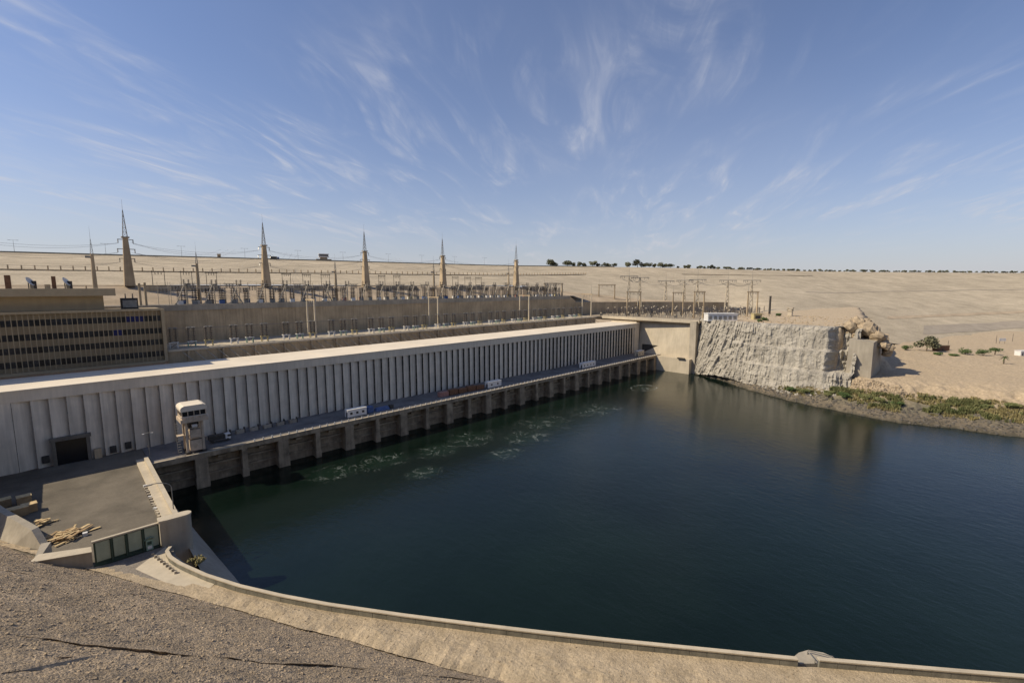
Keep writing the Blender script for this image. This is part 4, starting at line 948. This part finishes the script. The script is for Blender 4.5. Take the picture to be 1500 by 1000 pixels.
# ------------------------------------------------------------------ right-hand switchyard
PR = [((918,937),463,428,'nearest the powerhouse end'),((985,1000),462,429,'second along the abutment edge'),((1016,1030),466,428,'above the end of the abutment'),((1094,1108),465,428,'rightmost, beside the yellow hut')]
for (xa, xb), yb, yt, l_ in PR:
    a, b = atz(xa, yb, ZT), atz(xb, yb, ZT); d = b - a
    portal(a.x, a.y, ZT, max(7, d.length), atX(xa, yt, a.x).z - ZT, 'brown portal frame in the right-hand switchyard, ' + l_, math.atan2(d.y, d.x), M['wall_brown'], 7, 'portal frames in the right-hand switchyard', .7)
a, b = atz(877, 441, 50), atz(900, 441, 50); d = b-a
portal(a.x, a.y, 49.5, d.length, atX(877,417,a.x).z-50, 'dark portal frame standing behind the stepped wall', math.atan2(d.y,d.x), M['wall_brown'], 6, None, .8)
a, b = Vector((300, 262, ZU2)), Vector((314, 254, ZU2)); d = b-a
portal(a.x, a.y, ZU2, d.length, 10.5, 'dark portal frame at the right end of the upper terrace', math.atan2(d.y,d.x), M['wall_brown'], 5, None, .8)
def steel_pylon(xp, yb, yt, ys, lab, w=8.5):
    b = atz(xp, yb, ZT); h = atX(xp, yt, b.x).z - ZT; hs = atX(xp, ys, b.x).z - ZT
    p = tag(empty('steel_pylon', (b.x, b.y, ZT), radians(-50)), lab, 'pylon', 'grey steel pylons in the right-hand switchyard')
    for s in (-1, 1):
        for q in (-1, 1): MB().tube((s*2.2, q*.8, 0), (s*.35, q*.3, h), .42, .32, 5).build('leg', M['concrete_light'], p)
    br = MB()
    for k in range(7):
        t0, t1 = k/7, (k+1)/7; s = 1 if k % 2 else -1
        for q in (-1,1): br.tube((s*lerp(2.2,.35,t0), q*lerp(.8,.3,t0), h*t0), (-s*lerp(2.2,.35,t1), q*lerp(.8,.3,t1), h*t1), .16, n=3)
    br.build('bracing', M['steel'], p)
    arm = MB().box(-w,-.3,h,w,.3,h+.6)
    for s in (-1,1): 
        pr = Vector((0,0,h-4.5))
        for k in range(1, 6): q = Vector((s*w*.8*sin(k/5*pi/2), 0, h-4.5*cos(k/5*pi/2))); arm.tube(pr, q, .16, n=4); pr = q
    arm.build('crossarm', M['steel'], p)
    MB().tube((0,0,h),(0,0,hs),.16,.05).build('spire', M['steel'], p)
    for s in (-1,-.55,.55,1): MB().lathe([(.08,0),(.26,-.3),(.08,-.5),(.26,-.8),(.08,-1.1),(.26,-1.4),(.08,-1.8)], (s*w*.95,0,h), 6).build('insulator', M['porcelain'], p)
    return Vector((b.x, b.y, ZT+h))
tops = []
for a in ((920,458,405,388,'grey steel pylon at the left end of the right-hand switchyard'),(936,458,407,400,'grey steel pylon right beside the leftmost steel pylon'),(974,455,412,401,'grey steel pylon third from the left in the switchyard'),(1001,454,411,400,'grey steel pylon fourth from the left behind the abutment portals'),(1020,456,410,394,'grey steel pylon fifth from the left, tallest above the abutment'),(1064,456,411,397,'grey steel pylon behind the white switch house'),(1099,457,411,395,'rightmost grey steel pylon in the switchyard')):
    tops.append(steel_pylon(*a))
w3 = tag(empty('power_line'), 'conductors drooping between the grey steel pylons', 'power line')
for a, b in zip(tops, tops[1:]):
    for q in (-4.5, 0, 4.5): MB().wire(a + Vector((q,q*.5,-1.6)), b + Vector((q,q*.5,-1.6)), 3.6, .10, 10).build('wire', M['wirem'], w3)
# breakers
BRK_T = me_(MB().tube((-1.0,0,2.6),(1.0,0,2.6),.55,n=10), 'tank', M['concrete']); FRM = me_(MB().box(-1.1,-.6,0,-.9,.6,2.2).box(.9,-.6,0,1.1,.6,2.2).box(-1.1,-.6,1.9,1.1,.6,2.1), 'frame', M['steel'])
PED = me_(MB().box(-.25,-.25,0,.25,.25,2.6), 'pedestal', M['concrete_light']); PED2 = me_(MB().box(-1.6,-.25,0,-1.2,.25,2.4).box(1.2,-.25,0,1.6,.25,2.4), 'pedestal', M['concrete_light'])
HD = me_(MB().lathe([(.2,0),(.5,.15),(.5,.8),(.2,1.0)], n=8), 'head', M['concrete_light'])
def unit(kind, x, y, wh):
    a = random.choice((0, pi/2)) + radians(-25)
    if kind == 0:
        u = tag(empty('circuit_breaker', (x,y,ZT+.01), a), 'tank circuit breaker in the right-hand switchyard, ' + wh, 'circuit breaker', 'circuit breakers in the right-hand switchyard')
        place('frame', FRM, u); place('tank', BRK_T, u); place('insulator', ST4, u, (-.7,0,3.1)); place('insulator', ST4, u, (.7,0,3.1))
    elif kind == 1:
        u = tag(empty('current_transformer', (x,y,ZT+.01), a), 'brown insulator column in the right-hand switchyard, ' + wh, 'transformer', 'insulator columns in the right-hand switchyard')
        place('pedestal', PED, u); place('insulator', ST4, u, (0,0,2.6)); place('head', HD, u, (0,0,6.4))
    else:
        u = tag(empty('disconnector', (x,y,ZT+.01), a), 'twin column disconnector in the right-hand switchyard, ' + wh, 'disconnector', 'disconnectors in the right-hand switchyard')
        place('pedestal', PED2, u); place('insulator', ST4, u, (-1.4,0,2.4)); place('insulator', ST4, u, (1.4,0,2.4)); place('bar', BAR, u, (0,0,6.0))
random.seed(11)
for r in range(9):
    for c in range(16):
        u_ = c/15; v_ = r/8
        x = lerp(334, 366, u_) + v_*lerp(62, 110, u_) + random.uniform(-1.6,1.6); y = lerp(226, 128, u_) + v_*lerp(-4, 12, u_) + random.uniform(-1.6,1.6)
        if r == 0 and u_ > .62: continue
        if y > pw([(322,246),(364,240),(432,212),(520,165)], x): continue
        unit((r*2 + c) % 3, x, y, ordn(r) + ' row back, ' + ordn(c) + ' along')
def house(px0, px1, yb, yt, dep, m_, lab, nm, wins, z=40.3, ang=radians(-45)):
    a, b = atz(px0, yb, z), atz(px1, yb, z); d = b-a; L_ = d.length; h = (atX(px0, yt, a.x).z - z)
    c = tag(empty(nm, (a.x, a.y, z-.4), math.atan2(d.y, d.x)), lab, 'building')
    MB().box(0,0,0,L_,dep,h).build('wall', m_, c); MB().box(-.3,-.4,h,L_+.3,dep+.3,h+.4).build('roof', m_, c)
    for k in range(wins):
        x = L_*(k+.5)/wins; MB().box(x-L_/wins*.32,-.06,h*.25,x+L_/wins*.32,.05,h*.72).build('window', M['glass2'] if wins < 3 else M['steel'], c)
    return c
house(1037,1080,469.5,459,7,M['white'],'low white switch house with shuttered bays on the cliff top','switch_house',6)
house(1104,1116,468,459,4,M['yellow'],'small yellow hut on the cliff top right of the portals','hut',1)
a = atz(1127, 460, 40.2); o = tag(empty('chimney_pipe', (a.x,a.y,40)), 'dark upright pipe at the right end of the switchyard', 'pipe'); MB().tube((0,0,0),(0,0,15.5),.9,.8,10).build('shaft', M['darksteel'], o); MB().tube((0,0,15.5),(0,0,16),1.0,1.0,10).build('rim', M['darksteel'], o)
a = atz(1157, 462, 40.5); o = tag(empty('guard_tower', (a.x,a.y,40.2)), 'small cream guard tower standing alone on the cliff top', 'tower')
MB().box(-1.6,-1.6,0,1.6,1.6,4).build('base', M['concrete_light'], o); MB().box(-2.1,-2.1,4,2.1,2.1,4.4).build('floor', M['concrete_light'], o)
for s in ((-1.7,-1.7),(1.7,-1.7),(1.7,1.7),(-1.7,1.7)): MB().cbox((*s,4.4),.4,.4,2.0).build('post', M['concrete_light'], o)
MB().box(-1.9,-1.9,4.4,1.9,1.9,5.3).build('parapet', M['concrete_light'], o); MB().box(-2.3,-2.3,6.4,2.3,2.3,6.9).build('roof', M['concrete_light'], o)

# ------------------------------------------------------------------ road with guard posts on the dam face
def dam_road(pix, lab, post_gap, m_road, posts):
    pl = [on_dam(x, y) for x, y in pix]; pl = [p for p in pl if p]; tot = sum((b-a).length for a, b in zip(pl, pl[1:]))
    r = tag(empty('dam_road_wall'), lab, 'wall'); nn = max(2, int(tot/6)); pp = along(pl, nn)
    b = MB()
    for p, q in zip(pp, pp[1:]):
        d = (q-p).normalized(); o = Vector((-d.y, d.x, 0)).normalized()
        vs = [p-o*.8-ZU*1.5, q-o*.8-ZU*1.5, q+o*5-ZU*1.5, p+o*5-ZU*1.5, p-o*.8+ZU*.7, q-o*.8+ZU*.7, q+o*5+ZU*.7, p+o*5+ZU*.7]
        b.add(vs, [(4,5,6,7),(0,1,5,4)])
    b.build('ledge', m_road, r)
    if posts:
        me = me_(MB().box(-.32,-.22,0,.32,.22,2.3), 'post', M['wall_brown']); n = int(tot/post_gap)
        for p in along(pl, n): place('post', me, r, (p.x, p.y, p.z+.7))
dam_road([(-30,395),(0,395.3),(190,398),(380,400),(560,402),(740,403.8),(790,403.3),(858,402)], 'ledge wall with a row of short posts running across the dam face', 5.4, M['wall_brown'], True)
dam_road([(1000,402),(1060,402.8),(1120,403.6),(1190,404.3)], 'thin dark ledge on the dam face above the right-hand switchyard', 6, M['wall_brown'], False)
# berm stripes on the right of the dam face
def stripe(pix, w, m_, nm):
    pl = [on_dam(x, y) or on_bank(x, y) for x, y in pix]; pl = [p for p in pl if p]
    if len(pl) < 2: return
    pp = along(pl, 60)
    def up(v):
        hs = [h.z for h in (T_.ray_cast(Vector((v.x, v.y, 300)), Vector((0,0,-1)))[0] for T_ in (DAMBVH, BANKBVH)) if h]; return (v.x, v.y, max(hs) + .2 if hs else v.z)
    b = MB().grid(60, 9, lambda u, v: up(pp[int(round(u*59))] + Vector((pp[int(round(u*59))].x, pp[int(round(u*59))].y, 0)).normalized()*w*v))
    tag(b.build(nm, m_), kind='structure')
stripe([(1352,490),(1400,487),(1470,482),(1540,477)], 60, M['track'], 'service_road')
stripe([(1300,467),(1370,464),(1440,461),(1500,458)], 22, M['sand'], 'berm_track')
stripe([(1180,428),(1300,427),(1420,425),(1500,424)], 8, M['track'], 'berm_track')

# ------------------------------------------------------------------ crest things
LP = me_(MB().tube((0,0,0),(0,0,12),.16,.09,6), 'post', M['steel']); LA = me_(MB().box(-3.2,-.07,11.9,3.2,.07,12.05), 'arm', M['steel']); LH = me_(MB().box(-.8,-.2,0,.8,.2,.25), 'lamp_head', M['steel'])
for i, xp in enumerate((17,154,265,360,437,505,571,620,668,712)):
    s = crest_s(xp); b = crest_pt(s, 6, .2); a = crest_pt(s+.002) - crest_pt(s-.002)
    o = tag(empty('street_lamp', b, math.atan2(a.y, a.x)), ORD[i] + ' double-armed street lamp from the left on the dam crest', 'street lamp', 'street lamps along the dam crest')
    place('post', LP, o); la = place('arm', LA, o); place('lamp_head', LH, la, (-2.9,0,11.75)); place('lamp_head', LH, la, (2.9,0,11.75))
b = crest_pt(crest_s(476), 10, .2); o = tag(empty('crest_tower', b, -.3), 'squat pale lookout building with wide upper storey on the dam crest', 'building')
MB().box(-9,-4,0,9,4,2.6).build('base', M['wall_brown'], o); MB().taper((0,0,2.6),9,7,7,6,2.4).build('stem', M['wall_brown'], o); MB().box(-6,-4.5,5,6,4.5,6.2).build('gallery', M['white'], o); MB().box(-5.4,-4,6.2,5.4,4,8.2).build('window', M['glass2'], o); MB().box(-6,-4.6,8.2,6,4.6,9.2).build('roof', M['white'], o)
b = crest_pt(crest_s(320), 3, .2); o = tag(empty('crest_hut', b, -.2), 'small brown square hut on the dam crest left of the lookout', 'hut')
MB().box(-1.7,-1.7,0,1.7,1.7,4.2).build('wall', M['wall_brown'], o); MB().box(-2,-2,4.2,2,2,4.6).build('roof', M['wall_brown'], o); MB().box(-.6,-1.78,.2,.6,-1.65,2.4).build('door', M['darksteel'], o)
b = crest_pt(crest_s(404), 3, .2); o = tag(empty('lorry', b, -.25), 'dark lorry driving along the dam crest beside the second pylon', 'lorry')
MB().box(-5,-1.3,1.1,2.4,1.3,3.6).build('cargo_box', M['darksteel'], o); MB().box(2.7,-1.2,.8,4.8,1.2,3.1).build('cab', M['blue'], o)
for xx in (-3.6,-2.2,3.6):
    for yy in (-1.3,1.0): MB().tube((xx,yy,.55),(xx,yy+.3,.55),.55,n=10).build('wheel', M['darksteel'], o)

# trees
def leaf_crown(rx, ry, rz, n, size, seed, lobes=7, droop=0.0):
    rnd = random.Random(seed); b = MB(); L_ = []
    for k in range(lobes):
        a = rnd.random()*2*pi; q = rnd.uniform(.25,.75); L_.append((cos(a)*q*rx, sin(a)*q*ry, rnd.uniform(-.35,.55)*rz, rnd.uniform(.35,.62)))
    for k in range(n):
        l = rnd.choice(L_); d = Vector((rnd.gauss(0,1), rnd.gauss(0,1), rnd.gauss(0,1))).normalized()*rnd.uniform(.45,1.0)**.5
        c = Vector((l[0]+d.x*rx*l[3], l[1]+d.y*ry*l[3], l[2]+d.z*rz*l[3])); a = Vector((rnd.gauss(0,1),rnd.gauss(0,1),rnd.gauss(0,1))).normalized(); e = a.orthogonal().normalized(); s = size*rnd.uniform(.6,1.4)
        b.add([c-a*s, c+e*s*.6, c+a*s, c-e*s*.6], [(0,1,2,3)])
    return b
def tree_protos():
    out = []
    for k, (rx, rz, hh) in enumerate(((6.5,4.6,5.6),(5.2,4.0,4.8),(7.2,4.4,5.2),(4.6,3.8,4.2))):
        cr = leaf_crown(rx, rx, rz, 760, .72, 40+k, 9).mesh('crown'); cr.materials.append(M['olive'])
        t = MB().tube((0,0,0),(.3,.1,hh*.55),.42,.3,6)
        for j in range(5): a = j*1.3+k; t.tube((.3,.1,hh*.5),(.3+cos(a)*rx*.45,.1+sin(a)*rx*.45,hh*.95),.2,.08,4)
        tr_ = t.mesh('trunk'); tr_.materials.append(M['bark']); out.append((cr, tr_, hh))
    return out
TP = tree_protos()
def add_tree(p, k, sc, lab, grp):
    cr, tr_, hh = TP[k % 4]; o = tag(empty('tree', p, random.random()*6), lab, 'tree', grp); o.scale = (sc, sc, sc)
    place('trunk', tr_, o); place('crown', cr, o, (.3,.1,hh)); return o
random.seed(5)
big = [(809,1.15),(815,.95),(834,1.1),(841,1.0),(851,.8),(858,.8),(872,1.1),(880,.8),(888,.75),(896,.8),(904,.75),(924,1.2),(939,1.35),(948,.9),(956,.95),(964,.95),(972,.95),(980,.9),(988,.85)]
for i, (xp, sc) in enumerate(big):
    add_tree(crest_pt(crest_s(xp), 10, .1), i, sc*1.02, ordn(i) + ' spreading olive-green tree from the left on the dam crest', 'larger trees on the dam crest')
ti = -1
for i in range(150):
    xp = 1003 + i*3.4 + random.uniform(-1.6,1.6); f = 1.3 if xp < 1110 and random.random() < .3 else 1.0
    if random.random() < .04: continue
    ti += 1
    add_tree(crest_pt(crest_s(xp), random.uniform(8,20), .1), random.randrange(4), random.uniform(.42,.72)*f*lerp(.9,.95,(xp-1000)/500), ordn(ti) + ' small tree from the left in the far crest row', 'row of small trees on the far crest')

# ------------------------------------------------------------------ things on the right bank
def boulder(p, s, seed, lab, grp, m_):
    rnd = random.Random(seed); b = MB(); n, mm_ = 10, 7; vs = []
    for j in range(mm_+1):
        for i in range(n):
            th = pi*j/mm_; ph_ = 2*pi*i/n; d = Vector((sin(th)*cos(ph_), sin(th)*sin(ph_), cos(th))); q = 1 + .38*noise.noise(d*1.6 + Vector((seed*3.1,0,0))) + .14*noise.noise(d*4 + Vector((seed,5,0)))
            q = round(q*7)/7*.6 + q*.4; vs.append((d.x*s*q*1.15, d.y*s*q, d.z*s*q*.8))
    b.add(vs, [(j*n+i, (j+1)*n+i, (j+1)*n+(i+1)%n, j*n+(i+1)%n) for j in range(mm_) for i in range(n)])
    o = b.build('boulder', m_, loc=p); o.rotation_euler = (rnd.random(), rnd.random(), rnd.random()*6); return tag(o, lab, 'boulder', grp)
random.seed(3)
spots = [(1248,476),(1256,473),(1266,474),(1262,482),(1272,480),(1280,485),(1275,490),(1268,490),(1285,492),(1256,486),(1248,487),(1291,497),(1296,504),(1303,507),(1288,501),(1300,515)]
for i, (x, y) in enumerate(spots):
    q = atX(x, y, 328 + (i % 4)*2.4); q.z = max(q.z, bank_z(q.x, q.y) + .6) if i > 11 else q.z
    boulder(q - ZU*.6, random.uniform(3.4,5.0) if i < 12 else 2.6, i+1, ordn(i) + ' big tan boulder of the heap by the concrete block', 'boulder heap on the right bank', M['boulder'])
bk = tag(empty('concrete_block', (315.5, 36.3, 11)), 'large square concrete block at the right end of the cliff', 'block')
MB().add([(0,0,0),(26,-1,0),(26,9,0),(0,11.5,0),(0,0,22.5),(26,-1,24),(26,9,24),(0,11,24)], [(0,1,5,4),(1,2,6,5),(2,3,7,6),(3,0,4,7),(4,5,6,7)]).build('body', M['concrete'], bk)
# rubble, reeds and grass along the bank
def scatter_rocks(n, xr, yr, smin, smax, seed, name, m_, cond):
    rnd = random.Random(seed); b = MB(); k = 0; tries = 0
    while k < n and tries < n*20:
        tries += 1; x = rnd.uniform(*xr); y = rnd.uniform(*yr); z = bank_z(x, y)
        if not cond(x, y, z, rnd): continue
        s = rnd.uniform(smin, smax)*rnd.uniform(.5,1); a = rnd.random()*6
        vs = []
        for dz, f in ((-.4,1.0),(.25,.95),(.7,.5)):
            for i in range(5): t = a+2*pi*i/5; q = s*f*rnd.uniform(.7,1.25); vs.append((x+cos(t)*q, y+sin(t)*q, z+dz*s*rnd.uniform(.8,1.2)))
        b.add(vs, [(i,(i+1)%5,(i+1)%5+5,i+5) for i in range(5)] + [(i+5,(i+1)%5+5,(i+1)%5+10,i+10) for i in range(5)] + [(10,11,12,13,14)]); k += 1
    return tag(b.build(name, m_), kind='stuff')
r1 = scatter_rocks(620, (286,312), (-60,44), .25, 1.2, 2, 'bank_rubble', M['boulder'], lambda x,y,z,r: 8 < z < 14.3 and nz(x*.06, y*.06, 3) > -.08)
tag(r1, 'pale tan rubble covering the upper right bank', None, None, 'stuff')
r3 = scatter_rocks(260, (296,326), (46,125), .4, 1.5, 12, 'cliff_talus', M['rock'], lambda x,y,z,r: 2.2 < z < 7.1)
r4 = scatter_rocks(420, (318,440), (44,130), .2, 1.1, 13, 'plateau_stones', M['boulder'], lambda x,y,z,r: z > 38.5 and nz(x*.05, y*.05, 6) > -.1)
r2 = scatter_rocks(1600, (272,335), (-60,140), .25, 1.0, 4, 'shore_rubble', M['darkrock'], lambda x,y,z,r: .1 < z < 4.2)
tag(r2, 'dark wet stones along the right shoreline', None, None, 'stuff')
def tufts(n, cond, seed, name, m_, h0, h1, xr=(276,320), yr=(-60,110)):
    rnd = random.Random(seed); b = MB(); k = 0; tries = 0
    while k < n and tries < n*25:
        tries += 1; x = rnd.uniform(*xr); y = rnd.uniform(*yr); z = bank_z(x, y)
        if not cond(x, y, z): continue
        for j in range(7):
            a = rnd.random()*6.28; h = rnd.uniform(h0,h1); l = rnd.uniform(.15,.55)*h; w = .10+.05*h; c = Vector((x+rnd.gauss(0,.3), y+rnd.gauss(0,.3), z-.1)); s = Vector((-sin(a),cos(a),0))*w; t = c+Vector((cos(a)*l,sin(a)*l,h)); md = c.lerp(t,.55)+ZU*h*.12
            b.add([c-s, c+s, md+s*.8, md-s*.8, t], [(0,1,2,3),(3,2,4)])
        k += 1
    return tag(b.build(name, m_), kind='stuff')
veg = lambda x, y, z: 3.2 < z < 7.8 and nz(x*.09, y*.07, 4.4) > -.16 and y < 74
tufts(2500, lambda x,y,z: veg(x,y,z) and nz(x*.1, y*.1, 9) > -.12, 8, 'reeds', M['reed'], .9, 2.3)
tufts(2200, lambda x,y,z: 2.6 < z < 9 and nz(x*.09, y*.07, 1.4) > -.1 and y < 78, 9, 'dry_grass', M['drygrass'], .5, 1.4)
def bush(p, r, h, seed, lab, grp, m_, n=420, size=.34, cat='bush', nm='bush'):
    o = tag(empty(nm, p), lab, cat, grp); leaf_crown(r, r, h*.55, n, size, seed, 8).build('foliage', m_, o, loc=(0,0,h*.5))
    b = MB()
    for j in range(5): a = j*1.3+seed; b.tube((0,0,-.3),(cos(a)*r*.4,sin(a)*r*.4,h*.7),.09,.04,4)
    b.build('stem', M['bark'], o)
BU = [(1160,573,2.6,2.8),(1180,576,3.0,3.0),(1215,580,3.2,2.8),(1240,584,3.4,3.2),(1268,586,3.2,3.4),(1290,590,3.0,3.2),(1312,594,2.8,2.4),(1445,598,2.6,1.8),(1480,596,3.0,2.0)]
for i, (x, y, r, h) in enumerate(BU):
    p = on_bank(x, y)
    if p: bush(p, r, h, 60+i, ORD[i] + ' green waterside bush from the left below the cliff', 'waterside bushes on the right bank', M['reed'] if i % 3 else M['leaf'], 700, .3)
BT = [(1328,513,3.0,3.6,'small round green bush beside the boulder heap'),(1414,519,3.6,4.6,'dark green bush left of the middle of the far plain'),(1440,521,4.0,5.0,'dark green bush beside the palm on the far plain'),(1374,520,2.6,2.4,'low green bush right of the big round tree'),(1395,521,3.6,1.8,'low green ground bush in the planted strip'),(1460,514,4,2.2,'low green bush in the planted strip farther back'),(1120,470,2.2,2.6,'green bush by the yellow hut on the cliff top'),(1112,472,1.6,2.0,'small bush left of the cliff-top hut bush'),(1140,463,2.4,2.2,'small bush near the guard tower on the cliff top')]
for i, (x, y, r, h, l_) in enumerate(BT):
    p = on_bank(x, y)
    if p: bush(p, r, h, 80+i, l_, None, M['leaf'], 520, .36)
p = on_bank(1357, 514); add_tree(p, 0, 1.15, 'big round olive tree standing alone on the right-hand plain', None) if p else None
def palm(p, h, lab, seed):
    o = tag(empty('palm_tree', p), lab, 'palm'); MB().lathe([(.35,-.3),(.3,h*.5),(.34,h)], n=8).build('trunk', M['bark'], o); b = MB(); rnd = random.Random(seed)
    for k in range(26):
        a = rnd.random()*6.28; e = rnd.uniform(-.5,1.1); pr = Vector((0,0,h)); l = rnd.uniform(2.2,3.2)
        for j in range(5):
            t = (j+1)/5; q = Vector((cos(a)*l*t, sin(a)*l*t, h + sin(e)*l*t - 1.5*t*t)); s = Vector((-sin(a),cos(a),0))*.38*(1-t*.7); b.add([pr-s, pr+s, q+s*.8-ZU*.15, q-s*.8-ZU*.15], [(0,1,2,3)]); pr = q
    b.build('crown', M['leaf'], o)
p = on_bank(1470, 533); palm(p, 4.6, 'small palm tree at the far right of the plain', 4)
p = on_bank(1440, 520); palm(p + Vector((6,-6,0)), 5.0, 'small palm tree just behind the dark bushes on the plain', 6)
# brick hut, poles, sign
p = on_bank(1373, 514)
o = tag(empty('brick_hut', p, radians(-40)), 'low reddish brick hut behind the big round olive tree', 'hut'); MB().box(0,0,-.5,10,4,4).build('wall', M['rust'], o); MB().box(-.2,-.2,4,10.2,4.2,4.3).build('roof', M['boulder'], o); MB().box(4,-.06,-.3,5,.05,2).build('door', M['darksteel'], o)
for i, (x, y, h) in enumerate(((1388,512,7),(1459,503,7),(1483,500,7))):
    p = on_bank(x, y) or on_dam(x, y); o = tag(empty('utility_pole', p), ORD[i] + ' thin dark pole from the left on the right-hand plain', 'pole', 'poles on the right-hand plain')
    MB().tube((0,0,-.4),(0,0,h),.16,.12).build('shaft', M['darksteel'], o); MB().box(-.8,-.06,h-.5,.8,.06,h-.35).build('crossarm', M['darksteel'], o)
p = on_bank(1468, 503) or on_dam(1468, 503); o = tag(empty('sign_board', p, radians(-45)), 'white rectangular sign board on posts at the far right', 'sign')
MB().box(-2.8,-.1,2.2,2.8,.1,4.6).build('board', M['white'], o); MB().tube((-2.2,.15,-.4),(-2.2,.15,4.4),.1).build('post', M['darksteel'], o); MB().tube((2.2,.15,-.4),(2.2,.15,4.4),.1).build('post', M['darksteel'], o)
p = on_bank(1495, 521); 
if p: o = tag(empty('white_hut', p, radians(-40)), 'small white hut cut by the right edge of the picture', 'hut'); MB().box(0,0,-.4,7,4,3.2).build('wall', M['white'], o); MB().box(-.2,-.2,3.2,7.2,4.2,3.5).build('roof', M['white'], o); MB().box(1,-.06,.1,2,.05,2.2).build('door', M['darksteel'], o)
# bush at the foot of the near bank
bush(atz(288, 826, 8.6) , 1.6, 1.6, 97, 'dry bush on the concrete bank below the curved parapet', None, M['drygrass'], 360, .22)
